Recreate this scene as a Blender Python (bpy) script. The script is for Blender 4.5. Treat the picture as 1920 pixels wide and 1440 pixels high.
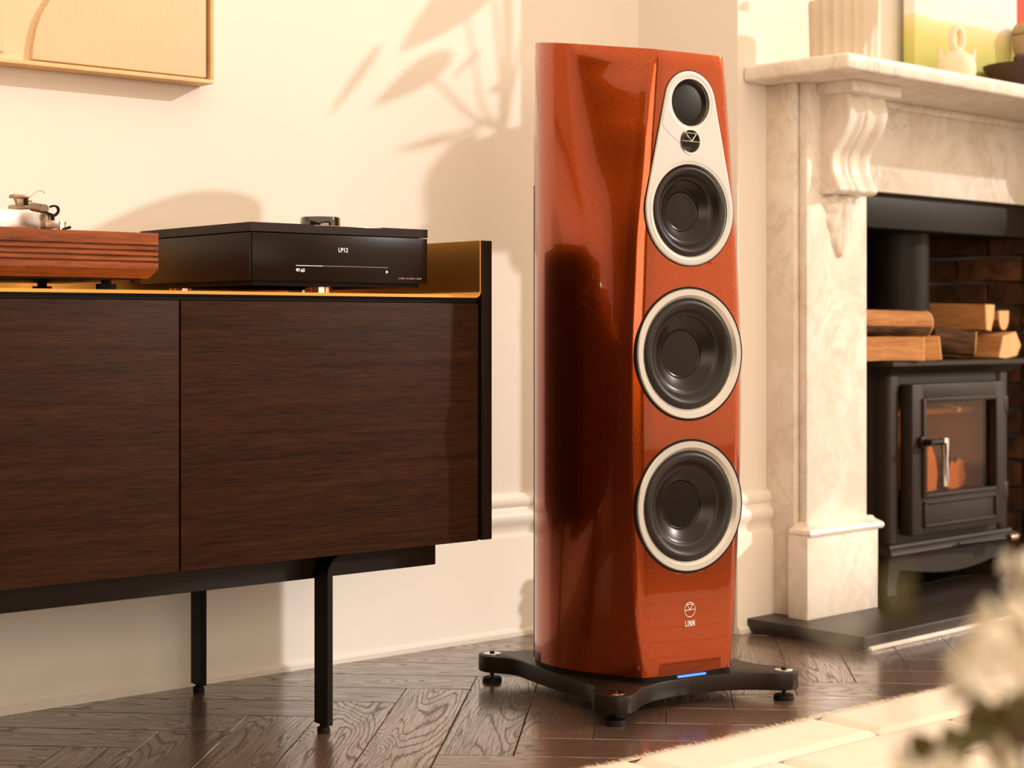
import bpy, bmesh, math, random
from mathutils import Vector, Matrix, noise as mnoise
R = math.radians
random.seed(7)
sc = bpy.context.scene
for o in list(bpy.data.objects): bpy.data.objects.remove(o)

# ------------------------------------------------------------------ camera, world, sun, exposure
FPX, YAW, CAMH, HORIZON = 3200.0, 40.2, 0.75, 610.0          # focal length in pixels of a 1920x1440 frame
cam = bpy.data.cameras.new('camera'); camo = bpy.data.objects.new('camera', cam); sc.collection.objects.link(camo)
camo.location = (0, 0, CAMH); camo.rotation_euler = (R(90), 0, R(-YAW))
cam.sensor_width = 36; cam.lens = FPX / 1920 * 36
cam.shift_y = -(720 - HORIZON) / 1920
cam.dof.use_dof = True; cam.dof.focus_distance = 3.15; cam.dof.aperture_fstop = 4.2
cam.clip_start = 0.02
sc.camera = camo

world = bpy.data.worlds.new('warm_room_light'); sc.world = world; world.use_nodes = True
wbg = world.node_tree.nodes['Background']
wbg.inputs[0].default_value = (1.0, 0.735, 0.495, 1); wbg.inputs[1].default_value = 1.75

SUN = Vector((-1.27, 1.0, -0.68))
sl = bpy.data.lights.new('sun', 'SUN'); sl.energy = 1.97; sl.angle = R(1.1); sl.color = (1.0, 0.93, 0.90)
so = bpy.data.objects.new('sun', sl); sc.collection.objects.link(so)
so.rotation_euler = SUN.to_track_quat('-Z', 'Y').to_euler(); so.location = (6, -3, 4)

# fill lamp added behind the camera to brighten the front-facing surfaces
WIN = (-1.6, 3.3, .60, 2.40, -2.55)          # x0, x1, z0, z1, y of the wall's inner face
al = bpy.data.lights.new('front_fill_light', 'AREA'); al.shape = 'RECTANGLE'; al.size = WIN[1] - WIN[0] - .06; al.size_y = WIN[3] - WIN[2] - .06
al.energy = 85; al.color = (1.0, 0.84, 0.69)
ao = bpy.data.objects.new('front_fill_light', al); sc.collection.objects.link(ao)
ao.location = ((WIN[0] + WIN[1]) / 2, WIN[4] - .14, (WIN[2] + WIN[3]) / 2); ao.rotation_euler = (R(90), 0, 0)

vs = sc.view_settings
vs.view_transform = 'Standard'; vs.look = 'None'; vs.exposure = 0.0; vs.gamma = 1.0; vs.use_curve_mapping = False
sc.cycles.use_denoising = True
sc.cycles.max_bounces = 8; sc.cycles.diffuse_bounces = 4; sc.cycles.glossy_bounces = 4
sc.cycles.sample_clamp_indirect = 6

# ------------------------------------------------------------------ frames (room, fireplace, loudspeaker)
FR = {'W': (Vector((0, 0, 0)), 0.0), 'R': (Vector((3.1, 2.835, 0)), R(3.0)), 'S': (Vector((2.4295, 2.335, 0)), R(-8.5))}
def fw(frame, p):
    o, a = FR[frame]
    return o + Matrix.Rotation(a, 3, 'Z') @ Vector(p)
_s, _c = math.sin(R(YAW)), math.cos(R(YAW))
def ray(px, py): return Vector((_s, _c, 0)) + Vector((_c, -_s, 0)) * ((px - 960) / FPX) + Vector((0, 0, (HORIZON - py) / FPX))
def at_depth(px, py, z): return Vector((0, 0, CAMH)) + ray(px, py) * z
def at_wall(px, py, y=3.165):
    d = ray(px, py); return Vector((0, 0, CAMH)) + d * (y / d.y)

# ------------------------------------------------------------------ materials
def lin(r, g, b):
    f = lambda c: (c / 255 / 12.92) if c / 255 <= 0.04045 else ((c / 255 + 0.055) / 1.055) ** 2.4
    return (f(r), f(g), f(b))
class N:
    def __init__(s, name):
        s.m = bpy.data.materials.new(name); s.m.use_nodes = True
        s.t = s.m.node_tree; s.b = s.t.nodes['Principled BSDF']; s.out = s.t.nodes['Material Output']
    def n(s, kind, **kw):
        q = s.t.nodes.new(kind)
        for k, v in kw.items():
            if k.startswith('i_'):
                key = k[2:].replace('_', ' ')
                key = int(key) if key.isdigit() else key
                q.inputs[key].default_value = v
            else: setattr(q, k, v)
        return q
    def l(s, a, b): s.t.links.new(a, b)
    def set(s, **kw):
        for k, v in kw.items():
            v = (*v, 1) if isinstance(v, tuple) and len(v) == 3 else v
            s.b.inputs[k.replace('_', ' ')].default_value = v
        return s
    def coords(s, scale=(1, 1, 1), rnd=False):
        tc = s.n('ShaderNodeTexCoord'); mp = s.n('ShaderNodeMapping'); mp.inputs['Scale'].default_value = scale
        s.l(tc.outputs['Object'], mp.inputs['Vector'])
        if rnd:
            oi = s.n('ShaderNodeObjectInfo'); ml = s.n('ShaderNodeVectorMath', operation='SCALE'); ml.inputs[0].default_value = (37, 53, 71)
            s.l(oi.outputs['Random'], ml.inputs['Scale']); s.l(ml.outputs[0], mp.inputs['Location'])
        return mp.outputs[0]
    def noise(s, vec, scale, detail=4, rough=.5, dist=0):
        q = s.n('ShaderNodeTexNoise'); q.inputs['Scale'].default_value = scale; q.inputs['Detail'].default_value = detail
        q.inputs['Roughness'].default_value = rough; q.inputs['Distortion'].default_value = dist
        s.l(vec, q.inputs['Vector']); return q.outputs['Fac']
    def math(s, op, a, b=None):
        q = s.n('ShaderNodeMath', operation=op)
        for i, x in enumerate((a, b)):
            if x is None: continue
            if isinstance(x, (int, float)): q.inputs[i].default_value = x
            else: s.l(x, q.inputs[i])
        return q.outputs[0]
    def ramp(s, fac, stops):
        q = s.n('ShaderNodeValToRGB'); e = q.color_ramp.elements
        while len(e) < len(stops): e.new(0.5)
        for el, (p, c) in zip(e, stops):
            el.position = p; el.color = (*c, 1) if len(c) == 3 else c
        s.l(fac, q.inputs[0]); return q.outputs[0]
    def mix(s, fac, a, b, mode='MIX'):
        q = s.n('ShaderNodeMix', data_type='RGBA', blend_type=mode)
        for k, x in ((0, fac), (6, a), (7, b)):
            if isinstance(x, (int, float)): q.inputs[k].default_value = x
            elif isinstance(x, tuple): q.inputs[k].default_value = (*x, 1) if len(x) == 3 else x
            else: s.l(x, q.inputs[k])
        return q.outputs[2]
    def bump(s, h, strength=.2, dist=.002):
        q = s.n('ShaderNodeBump'); q.inputs['Strength'].default_value = strength; q.inputs['Distance'].default_value = dist
        s.l(h, q.inputs['Height']); s.l(q.outputs[0], s.b.inputs['Normal'])
    def color(s, c): s.l(c, s.b.inputs['Base Color'])
def plain(name, col, rough=.5, metal=0., **kw):
    a = N(name); a.set(Base_Color=col, Roughness=rough, Metallic=metal, **kw); return a.m
M = {}
# painted plaster wall
a = N('wall_paint'); a.set(Base_Color=(.86, .805, .735), Roughness=.75, Specular_IOR_Level=.25)
v = a.coords(); a.bump(a.noise(v, 260, 3), .09, .0012); M['wall'] = a.m
a = N('skirting_paint'); a.set(Base_Color=(.87, .82, .74), Roughness=.45, Specular_IOR_Level=.35)
v = a.coords(); a.bump(a.noise(v, 90, 2), .03, .001); M['skirt'] = a.m
M['dark_wall'] = plain('dark_added_wall', lin(60, 38, 25), .8)  # kept dark so the added walls reflect dark in the loudspeaker
# dark brushed oak floor
def plank_mat():
    a = N('dark_oak_plank')
    v = a.coords((1.0, 8.0, 1), True); vn = a.coords((6, 190, 1), True); vj = a.coords((60, 420, 1), True)
    big = a.noise(v, 1.05, 1.6, .45, .5)
    big = a.math('ADD', big, a.math('MULTIPLY', a.math('SUBTRACT', a.noise(vj, 1.0, 2), .5), .012))
    k = a.math('FRACT', a.math('MULTIPLY', big, 40.0))
    line = a.math('ABSOLUTE', a.math('SUBTRACT', a.math('MULTIPLY', k, 2.0), 1.0))
    ln = a.ramp(line, [(0.0, (0, 0, 0)), (0.06, (0, 0, 0)), (.34, (1, 1, 1))])
    fib = a.ramp(a.noise(vn, 2.0, 4, .65), [(.36, (.25,) * 3), (.52, (1, 1, 1))])
    grain = a.math('MULTIPLY', ln, fib)
    oi = a.n('ShaderNodeObjectInfo')
    tone = a.mix(oi.outputs['Random'], lin(82, 53, 33), lin(112, 76, 48))
    a.color(a.mix(grain, lin(28, 15, 9), tone))
    rr = a.ramp(grain, [(0, (.75,) * 3), (1, (.34,) * 3)]); a.l(rr, a.b.inputs['Roughness'])
    cw = a.ramp(grain, [(0, (.35,) * 3), (1, (1,) * 3)]); a.l(cw, a.b.inputs['Coat Weight'])
    a.set(Specular_IOR_Level=1.0, Coat_Roughness=.17, Coat_IOR=1.9)
    a.bump(grain, .25, .0006)
    return a.m
M['plank'] = plank_mat()
M['subfloor'] = plain('dark_floor', lin(44, 28, 20), .5)
# sideboard veneer
def veneer(name, c0, c1, scale=(3, 1, 90), rnd=True, rough=.5, contrast=(.35, .72), bump=.08, spec=.35):
    a = N(name); v = a.coords(scale, rnd); v2 = a.coords(tuple(x * .22 for x in scale), rnd)
    f = a.math('ADD', a.math('MULTIPLY', a.noise(v, 4.0, 6, .7), .72), a.math('MULTIPLY', a.noise(v2, 3.0, 2), .28))
    a.color(a.ramp(f, [(contrast[0], c0), (contrast[1], c1)])); a.set(Roughness=rough, Specular_IOR_Level=spec)
    a.bump(f, bump, .0008); return a.m
M['veneer'] = veneer('dark_stained_oak', lin(30, 16, 9), lin(68, 40, 22), (5, 1, 120), spec=.07)
M['panel'] = veneer('dark_stained_oak_edge', lin(20, 12, 8), lin(42, 27, 17), (90, 90, 2), spec=.1)
M['walnut'] = veneer('oiled_walnut', lin(84, 37, 14), lin(172, 92, 44), (2.2, 2.2, 26), False, .42, (.32, .66), .05, .2)
M['black'] = plain('black_powder_coat', lin(15, 10, 7), .5, 0., Specular_IOR_Level=.16)
M['blackmetal'] = plain('black_metal', lin(30, 20, 13), .45, .1, Specular_IOR_Level=.2)
M['gold'] = plain('brass_gold_tray', (.70, .37, .085), .36, 1.)
M['amp'] = plain('anodised_dark_bronze', lin(37, 26, 18), .45, .1, Specular_IOR_Level=.22)
M['amp_front'] = plain('dark_glass_front', lin(30, 19, 9), .28, .0, Specular_IOR_Level=.12)
M['knob'] = plain('black_glass', (.008, .006, .005), .04, 0., Coat_Weight=1.)
M['alu'] = plain('brushed_aluminium', (.78, .78, .78), .27, 1.)
M['alu_dark'] = plain('warm_grey_metal', lin(150, 128, 108), .35, .9)
M['bronze'] = plain('polished_bronze', (.75, .47, .30), .15, 1.)
M['rubber'] = plain('black_rubber', lin(16, 12, 9), .6, 0., Specular_IOR_Level=.2)
M['white_ink'] = plain('white_print', (.9, .88, .84), .4)
a = N('display_light'); a.set(Base_Color=(.9, .9, .9), Emission_Color=(1, 1, 1), Emission_Strength=.75); M['display'] = a.m
a = N('display_dim'); a.set(Base_Color=(.3, .3, .3), Emission_Color=(1, .95, .9), Emission_Strength=.22); M['display_dim'] = a.m
a = N('blue_led'); a.set(Base_Color=(.1, .3, .9), Emission_Color=(.10, .27, .95), Emission_Strength=.55); M['led'] = a.m
# loudspeaker lacquer
a = N('copper_metallic_lacquer'); v = a.coords(); fl = a.noise(v, 900, 2, .6)
a.color(a.ramp(fl, [(.34, (.20, .022, .0015)), (.68, (.52, .086, .0065))]))
a.set(Metallic=.95, Roughness=.22, Coat_Weight=1., Coat_Roughness=.012, Coat_IOR=1.4); M['lacquer'] = a.m
M['silver'] = plain('satin_silver', (.56, .545, .52), .42, .5)
M['silver_ring'] = plain('satin_silver_ring', (.64, .62, .58), .32, .6)
M['cone'] = plain('dark_cone', lin(30, 21, 15), .27, .3, Specular_IOR_Level=.35)
M['dome'] = plain('soft_dome', lin(28, 20, 14), .5, 0., Specular_IOR_Level=.3)
M['cap'] = plain('dark_dust_cap', lin(26, 18, 13), .22, .3, Specular_IOR_Level=.35)
M['surround'] = plain('rubber_surround', lin(30, 22, 16), .42, 0., Specular_IOR_Level=.35)
M['chrome'] = plain('chrome', (.8, .78, .76), .08, 1.)
M['base'] = plain('dark_anodised_base', lin(34, 24, 17), .42, .2, Specular_IOR_Level=.3)
# marble
a = N('veined_marble'); v = a.coords((1, 1, .8)); nz = a.noise(v, 5.5, 9, .62, 1.1)
vein = a.math('ABSOLUTE', a.math('SUBTRACT', nz, .5))
nz2 = a.noise(v, 2.2, 3, .5)
vm = a.math('MULTIPLY', a.ramp(vein, [(0.0, (1, 1, 1)), (.035, (0, 0, 0))]), a.ramp(nz2, [(.36, (0, 0, 0)), (.60, (1, 1, 1))]))
c = a.mix(a.ramp(a.noise(v, 9.0, 7, .68, .6), [(.36, (0, 0, 0)), (.6, (1, 1, 1))]), (.76, .67, .56), (.87, .82, .745))
a.color(a.mix(a.math('MULTIPLY', vm, .30), c, lin(150, 122, 96))); a.set(Roughness=.3, Specular_IOR_Level=.4); M['marble'] = a.m
M['slate'] = plain('dark_slate', lin(40, 31, 25), .36, 0., Specular_IOR_Level=.4)
a = N('cast_iron'); v = a.coords(); a.set(Base_Color=lin(42, 32, 24), Roughness=.52, Specular_IOR_Level=.28); a.bump(a.noise(v, 300, 3), .06, .001); M['iron'] = a.m
M['iron_dark'] = plain('black_steel', lin(24, 16, 12), .5, .1, Specular_IOR_Level=.25)
M['mortar'] = plain('sooty_mortar', lin(46, 29, 17), .95)
M['firebrick'] = plain('pale_firebrick', (.72, .50, .30), .9)
a = N('sooty_brick'); v = a.coords((1, 1, 1), True); f = a.noise(v, 14, 6, .65)
oi = a.n('ShaderNodeObjectInfo')
c = a.mix(oi.outputs['Random'], lin(98, 58, 30), lin(128, 84, 44)); a.color(a.mix(a.ramp(f, [(.35, (0, 0, 0)), (.65, (1, 1, 1))]), lin(52, 30, 18), c))
a.set(Roughness=.95); a.bump(f, .6, .01); M['brick'] = a.m
a = N('stove_glass'); t = a.n('ShaderNodeBsdfTransparent'); t.inputs[0].default_value = (.86, .70, .55, 1)
g = a.n('ShaderNodeBsdfGlossy'); g.inputs['Roughness'].default_value = .06; g.inputs[0].default_value = (1, 1, 1, 1)
fr = a.n('ShaderNodeLayerWeight'); fr.inputs[0].default_value = .5; mx = a.n('ShaderNodeMixShader')
a.l(a.math('ADD', .014, a.math('MULTIPLY', a.math('POWER', fr.outputs['Facing'], 5.0), .9)), mx.inputs[0]); a.l(t.outputs[0], mx.inputs[1]); a.l(g.outputs[0], mx.inputs[2]); a.l(mx.outputs[0], a.out.inputs[0]); M['glass'] = a.m
M['logwood'] = veneer('split_log_wood', lin(150, 90, 48), lin(214, 156, 96), (4, 40, 40), True, .8, (.3, .7), .3)
M['logend'] = veneer('sawn_log_end', lin(204, 150, 92), lin(240, 200, 144), (6, 60, 8), True, .85, (.3, .7), .15)
a = N('log_bark'); v = a.coords((3, 12, 12), True); f = a.noise(v, 6, 7, .7); a.color(a.ramp(f, [(.35, lin(52, 34, 20)), (.62, lin(120, 84, 54)), (.75, lin(170, 140, 104))])); a.set(Roughness=.95); a.bump(f, .8, .01); M['bark'] = a.m
a = N('cream_plaster'); v = a.coords(); a.set(Base_Color=(.80, .66, .47), Roughness=.8)
vb = a.coords((70, 1, 2.2)); f = a.math('ADD', a.noise(vb, 4, 4, .6), a.math('MULTIPLY', a.noise(v, 220, 2), .6)); a.bump(f, .5, .0022)
a.color(a.mix(a.noise(v, 6, 3), (.74, .56, .35), (.80, .62, .40))); M['plaster'] = a.m
M['pale_oak'] = veneer('pale_oak', lin(214, 172, 118), lin(238, 204, 152), (4, 4, 4), False, .6, (.3, .7), .05)
a = N('raw_ceramic'); v = a.coords(); f = a.noise(v, 40, 5, .6); a.color(a.mix(f, (.66, .55, .43), (.78, .68, .55))); a.set(Roughness=.8); a.bump(f, .3, .004); M['ceramic'] = a.m
M['cream_glaze'] = plain('cream_clay', (.84, .70, .50), .5)
M['dark_clay'] = plain('dark_clay_bowl', lin(66, 44, 30), .6)
M['rock'] = plain('dark_lava_stone', lin(76, 56, 44), .95)
a = N('grey_carved_stone'); v = a.coords(); f = a.noise(v, 120, 4); a.color(a.mix(f, lin(150, 128, 96), lin(190, 166, 128))); a.set(Roughness=.9); a.bump(f, .4, .002); M['stone'] = a.m
# painted canvas (flat paint: pale sky, green field, red barn)
a = N('painted_canvas'); tc = a.n('ShaderNodeTexCoord'); sp = a.n('ShaderNodeSeparateXYZ'); a.l(tc.outputs['Object'], sp.inputs[0])
x, z = sp.outputs[0], sp.outputs[2]
zz = a.math('ADD', z, a.math('MULTIPLY', a.math('SUBTRACT', a.noise(tc.outputs['Object'], 7, 3), .5), .03))
c = a.ramp(a.math('DIVIDE', zz, .4), [(.0, (.44, .46, .13)), (.22, (.54, .55, .15)), (.37, (.66, .62, .20)), (.46, (.84, .72, .36)), (.492, (.86, .76, .44)), (.505, (.90, .88, .82)), (1, (.93, .92, .89))])
msk = a.math('MULTIPLY', a.math('GREATER_THAN', x, .521), a.math('GREATER_THAN', z, .172))
dk = a.math('MULTIPLY', a.math('GREATER_THAN', x, .521), a.math('MULTIPLY', a.math('GREATER_THAN', z, .165), a.math('LESS_THAN', z, .172)))
wv = a.math('SINE', a.math('MULTIPLY', z, 900.0))
red = a.mix(a.math('MULTIPLY', a.math('ADD', wv, 1.0), .35), (.62, .075, .02), (.42, .03, .012))
c = a.mix(msk, c, red); c = a.mix(dk, c, (.05, .02, .015)); a.color(c); a.set(Roughness=.7); M['canvas'] = a.m
# hide rug
a = N('cream_hide'); v = a.coords((40, 6, 1), True); f = a.noise(v, 9, 4, .6); oi = a.n('ShaderNodeObjectInfo')
c = a.mix(oi.outputs['Random'], (.72, .60, .46), (.79, .70, .57)); a.color(a.mix(f, c, (.83, .74, .62))); a.set(Roughness=.9, Sheen_Weight=.25); a.bump(f, .35, .002); M['hide'] = a.m
M['hide_seam'] = plain('hide_seam', (.46, .33, .20), .9)
M['hair'] = plain('cream_hair', (.86, .76, .60), .8)
M['petal'] = plain('cream_petal', (.86, .78, .64), .6, 0., Subsurface_Weight=.15)
M['leaf'] = plain('olive_leaf', lin(96, 86, 38), .5)
M['leaf_dark'] = plain('deep_green_leaf', lin(52, 74, 36), .45)
M['stem'] = plain('brown_stem', lin(92, 72, 42), .7)
M['vase_glass'] = plain('stone_vase', lin(170, 150, 126), .6)

# ------------------------------------------------------------------ mesh builder
OFF = {}
COL = sc.collection
class B:
    def __init__(s): s.bm = bmesh.new()
    def add(s, t):
        me = bpy.data.meshes.new('tmp'); t.to_mesh(me); t.free(); s.bm.from_mesh(me); bpy.data.meshes.remove(me); return s
    def box(s, x0, x1, y0, y1, z0, z1, bev=0, seg=2):
        t = bmesh.new(); bmesh.ops.create_cube(t, size=1)
        for w in t.verts: w.co = Vector((x0 + (w.co.x + .5) * (x1 - x0), y0 + (w.co.y + .5) * (y1 - y0), z0 + (w.co.z + .5) * (z1 - z0)))
        if bev: bmesh.ops.bevel(t, geom=t.edges[:], offset=bev, segments=seg, profile=.5, affect='EDGES')
        return s.add(t)
    def prism(s, pts, axis, a0, a1, bev=0, seg=2):
        t = bmesh.new()
        def P(p, h): return {'z': (p[0], p[1], h), 'x': (h, p[0], p[1]), 'y': (p[0], h, p[1])}[axis]
        lo = [t.verts.new(P(p, a0)) for p in pts]; hi = [t.verts.new(P(p, a1)) for p in pts]
        n = len(pts)
        t.faces.new(lo); t.faces.new(hi)
        for i in range(n): t.faces.new((lo[i], lo[(i + 1) % n], hi[(i + 1) % n], hi[i]))
        bmesh.ops.recalc_face_normals(t, faces=t.faces[:])
        if bev:
            es = [e for e in t.edges if len(e.link_faces) == 2 and e.calc_face_angle() > R(40)]
            bmesh.ops.bevel(t, geom=es, offset=bev, segments=seg, profile=.5, affect='EDGES')
        return s.add(t)
    def loft(s, rings, cap=True, closed=True):
        t = bmesh.new(); vr = [[t.verts.new(p) for p in r] for r in rings]
        n = len(rings[0])
        for k in range(len(vr) - 1):
            for i in range(n if closed else n - 1):
                t.faces.new((vr[k][i], vr[k][(i + 1) % n], vr[k + 1][(i + 1) % n], vr[k + 1][i]))
        if cap and closed:
            t.faces.new(vr[0][::-1]); t.faces.new(vr[-1])
        bmesh.ops.recalc_face_normals(t, faces=t.faces[:])
        return s.add(t)
    def lathe(s, prof, c=(0, 0, 0), axis='z', seg=48, cap=True, fn=None):
        rings = []
        for r, h in prof:
            ring = []
            for i in range(seg):
                th = 2 * math.pi * i / seg; rr = max(r, 1e-5) * (fn(th, h) if fn else 1)
                u, w = rr * math.cos(th), rr * math.sin(th)
                p = {'z': (u, w, h), 'y': (u, h, w), 'x': (h, u, w)}[axis]
                ring.append(Vector(p) + Vector(c))
            rings.append(ring)
        return s.loft(rings, cap)
    def tube(s, path, rad, seg=10, cap=True):
        path = [Vector(p) for p in path]; rings = []
        rad = rad if isinstance(rad, (list, tuple)) else [rad] * len(path)
        up = Vector((0, 0, 1)); prev = None
        for i, p in enumerate(path):
            d = (path[min(i + 1, len(path) - 1)] - path[max(i - 1, 0)]).normalized()
            u = prev if prev else (Vector((1, 0, 0)) if abs(d.z) > .9 else up)
            u = (u - d * u.dot(d)).normalized(); w = d.cross(u); prev = u
            rings.append([p + (u * math.cos(2 * math.pi * k / seg) + w * math.sin(2 * math.pi * k / seg)) * rad[i] for k in range(seg)])
        return s.loft(rings, cap)
    def grid(s, f, nu, nv):
        t = bmesh.new(); g = [[t.verts.new(f(i / nu, j / nv)) for j in range(nv + 1)] for i in range(nu + 1)]
        for i in range(nu):
            for j in range(nv): t.faces.new((g[i][j], g[i + 1][j], g[i + 1][j + 1], g[i][j + 1]))
        return s.add(t)
    def xf(s, m): bmesh.ops.transform(s.bm, matrix=m, verts=s.bm.verts); return s
    def mesh(s, name, mat, off=(0, 0, 0), angle=35):
        for w in s.bm.verts: w.co -= Vector(off)
        me = bpy.data.meshes.new(name); s.bm.to_mesh(me); s.bm.free()
        for m in (mat if isinstance(mat, (list, tuple)) else [mat]): me.materials.append(M[m])
        for p in me.polygons: p.use_smooth = True
        if angle < 180: me.set_sharp_from_angle(angle=R(angle))
        return me
    def part(s, name, mat, parent, angle=35, label=None):
        o = bpy.data.objects.new(name, s.mesh(name, mat, OFF.get(parent.name, (0, 0, 0)), angle)); COL.objects.link(o)
        o.parent = parent; OFF[o.name] = OFF.get(parent.name, (0, 0, 0))
        if label: o['label'] = label
        return o
    def top(s, name, mat, frame='W', base=(0, 0, 0), angle=35, label=None, cat=None, group=None, kind=None):
        o = bpy.data.objects.new(name, s.mesh(name, mat, base, angle)); COL.objects.link(o)
        o.location = fw(frame, base); o.rotation_euler = (0, 0, FR[frame][1]); OFF[o.name] = base
        tag(o, label, cat, group, kind); return o
def tag(o, label=None, cat=None, group=None, kind=None):
    for k, x in (('label', label), ('category', cat), ('group', group), ('kind', kind)):
        if x: o[k] = x
def thing(name, label, cat, base=(0, 0, 0), frame='W', group=None, kind=None):
    o = bpy.data.objects.new(name, None); COL.objects.link(o); o.empty_display_size = .1
    o.location = fw(frame, base); o.rotation_euler = (0, 0, FR[frame][1]); OFF[o.name] = base
    tag(o, label, cat, group, kind); return o
def smooth(pts, n=8, closed=False):
    out = []; L = len(pts); P = [Vector(p) for p in pts]
    rng = range(L if closed else L - 1)
    for i in rng:
        g = (lambda k: P[k % L]) if closed else (lambda k: P[min(max(k, 0), L - 1)])
        a, b, c, d = g(i - 1), g(i), g(i + 1), g(i + 2)
        for k in range(n):
            t = k / n
            out.append(.5 * ((2 * b) + (c - a) * t + (2 * a - 5 * b + 4 * c - d) * t * t + (3 * b - a - 3 * c + d) * t ** 3))
    if not closed: out.append(P[-1])
    return out
def ipl(tab, x):
    if x <= tab[0][0]: return tab[0][1]
    for (a, fa), (b, fb) in zip(tab, tab[1:]):
        if x <= b:
            t = (x - a) / (b - a); t = t * t * (3 - 2 * t) * .35 + t * .65
            return fa + (fb - fa) * t
    return tab[-1][1]
def text_part(body, size, loc, mat, parent, name, spacing=1.0, align='LEFT', extr=.0002, thin=.012):
    cu = bpy.data.curves.new('txt', 'FONT'); cu.body = body; cu.size = size; cu.space_character = spacing; cu.align_x = align; cu.extrude = extr; cu.offset = -size * thin
    ob = bpy.data.objects.new('txt', cu); COL.objects.link(ob)
    dg = bpy.context.evaluated_depsgraph_get(); me = bpy.data.meshes.new_from_object(ob.evaluated_get(dg))
    bpy.data.objects.remove(ob)
    me.transform(Matrix.Translation(Vector(loc) - Vector(OFF[parent.name])) @ Matrix.Rotation(R(90), 4, 'X'))
    me.name = name; me.materials.clear(); me.materials.append(M[mat])
    o = bpy.data.objects.new(name, me); COL.objects.link(o); o.parent = parent; return o

# ------------------------------------------------------------------ the room
WY = 3.165
floor = B().box(-4, 8.2, -4, 3.3, -.06, -.004).top('floor', 'subfloor', kind='structure', label='dark oak herringbone floor under the sideboard and loudspeaker')
L_, W_ = .667, .1334; P0, Q0 = 2.962, -.380
d1 = Vector((1, 1, 0)) / math.sqrt(2); d2 = Vector((1, -1, 0)) / math.sqrt(2)
plank_me = B().box(-L_ / 2 + .0007, L_ / 2 - .0007, -W_ / 2 + .0007, W_ / 2 - .0007, -.0035, 0, .0012, 1).mesh('plank', 'plank')
for k in range(-40, 41):
    for m in range(-8, 9):
        for o_ in (0, 1):
            p = P0 + k * W_ + m * L_; q = Q0 + k * W_ - m * L_
            if o_ == 0: cp, cq = p + L_ / 2, q + W_ / 2
            else: cp, cq = p + W_ / 2, q + W_ + L_ / 2
            c = d1 * cp + d2 * cq
            if not (.9 < c.x < 4.3 and 1.5 < c.y < 3.36): continue
            if c.x > 3.55 and c.y > 2.62: continue
            o = bpy.data.objects.new('plank', plank_me); COL.objects.link(o); o.parent = floor
            o.location = c; o.rotation_euler = (0, 0, R(45) if o_ == 0 else R(-45))
B().box(-3.2, 3.6, WY, WY + .12, 0, 2.75).top('wall_left', 'wall', kind='structure', label='sunlit cream wall behind the sideboard')
bw = B()
bw.box(.02, .38, 0, .5, 0, 2.75).box(.38, 1.40, 0, .5, 1.14, 2.75).box(1.40, 1.76, 0, .5, 0, 2.75)
bw.top('wall_chimney', 'wall', 'R', kind='structure', label='cream chimney breast wall above the marble fireplace')
def skirt_profile():
    return [(0, 0), (-.030, 0), (-.030, .010), (-.024, .016), (-.022, .020), (-.022, .236), (-.020, .243), (-.013, .246), (-.013, .262), (-.017, .268), (-.021, .278), (-.0215, .288), (-.018, .297), (-.012, .302), (-.010, .309), (-.014, .314), (-.016, .322), (-.014, .331), (-.008, .336), (-.006, .341), (0, .341)]
sp_ = skirt_profile()
B().prism([(WY + y, z) for y, z in sp_], 'x', -3.2, 3.14).top('baseboard_left', 'skirt', kind='structure', label='tall moulded cream baseboard along the sunlit wall')
B().prism([(y, z) for y, z in sp_], 'x', -.008, .133).top('baseboard_chimney', 'skirt', 'R', kind='structure', label='short moulded baseboard beside the marble fireplace')
B().prism([(.02 + y, z) for y, z in sp_], 'y', -.008, .31).top('baseboard_return', 'skirt', 'R', kind='structure', label='moulded baseboard in the alcove behind the loudspeaker')

# unseen dark walls added to darken the loudspeaker's reflections
x0, x1, z0, z1, y_ = WIN
B().box(-3.2, x0, y_ - .12, y_, 0, 2.75).box(x1, 4.6, y_ - .12, y_, 0, 2.75).box(x0, x1, y_ - .12, y_, 0, z0).box(x0, x1, y_ - .12, y_, z1, 2.75).top('wall_back_added', 'dark_wall', kind='structure', label='unseen dark brown wall added to darken reflections, around the fill light')
B().box(-3.32, -3.2, y_ - .12, 3.28, 0, 2.75).top('wall_side_added', 'dark_wall', kind='structure', label='unseen dark brown side wall added to darken reflections')  # added out of view, blocks sky light from the left
wn = thing('added_window_1', 'added white window frame with glazing bars before the fill light', 'window', ((x0 + x1) / 2, y_ - .06, z0), kind='structure')  # invented window frame standing in front of the fill lamp
del wn['category']
for q in ((x0, x0 + .06, z0, z1), (x1 - .06, x1, z0, z1), (x0 + .06, x1 - .06, z0, z0 + .06), (x0 + .06, x1 - .06, z1 - .06, z1)):
    B().box(q[0], q[1], y_ - .09, y_ - .03, q[2], q[3], .004).part('frame_bar', 'skirt', wn)
for k in (1, 2, 3, 4): B().box(x0 + (x1 - x0) * k / 5 - .02, x0 + (x1 - x0) * k / 5 + .02, y_ - .08, y_ - .04, z0 + .06, z1 - .06, .003).part('mullion', 'skirt', wn)
B().box(x0 + .06, x1 - .06, y_ - .08, y_ - .04, (z0 + z1) / 2 - .02, (z0 + z1) / 2 + .02, .003).part('meeting_rail', 'skirt', wn)

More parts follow.
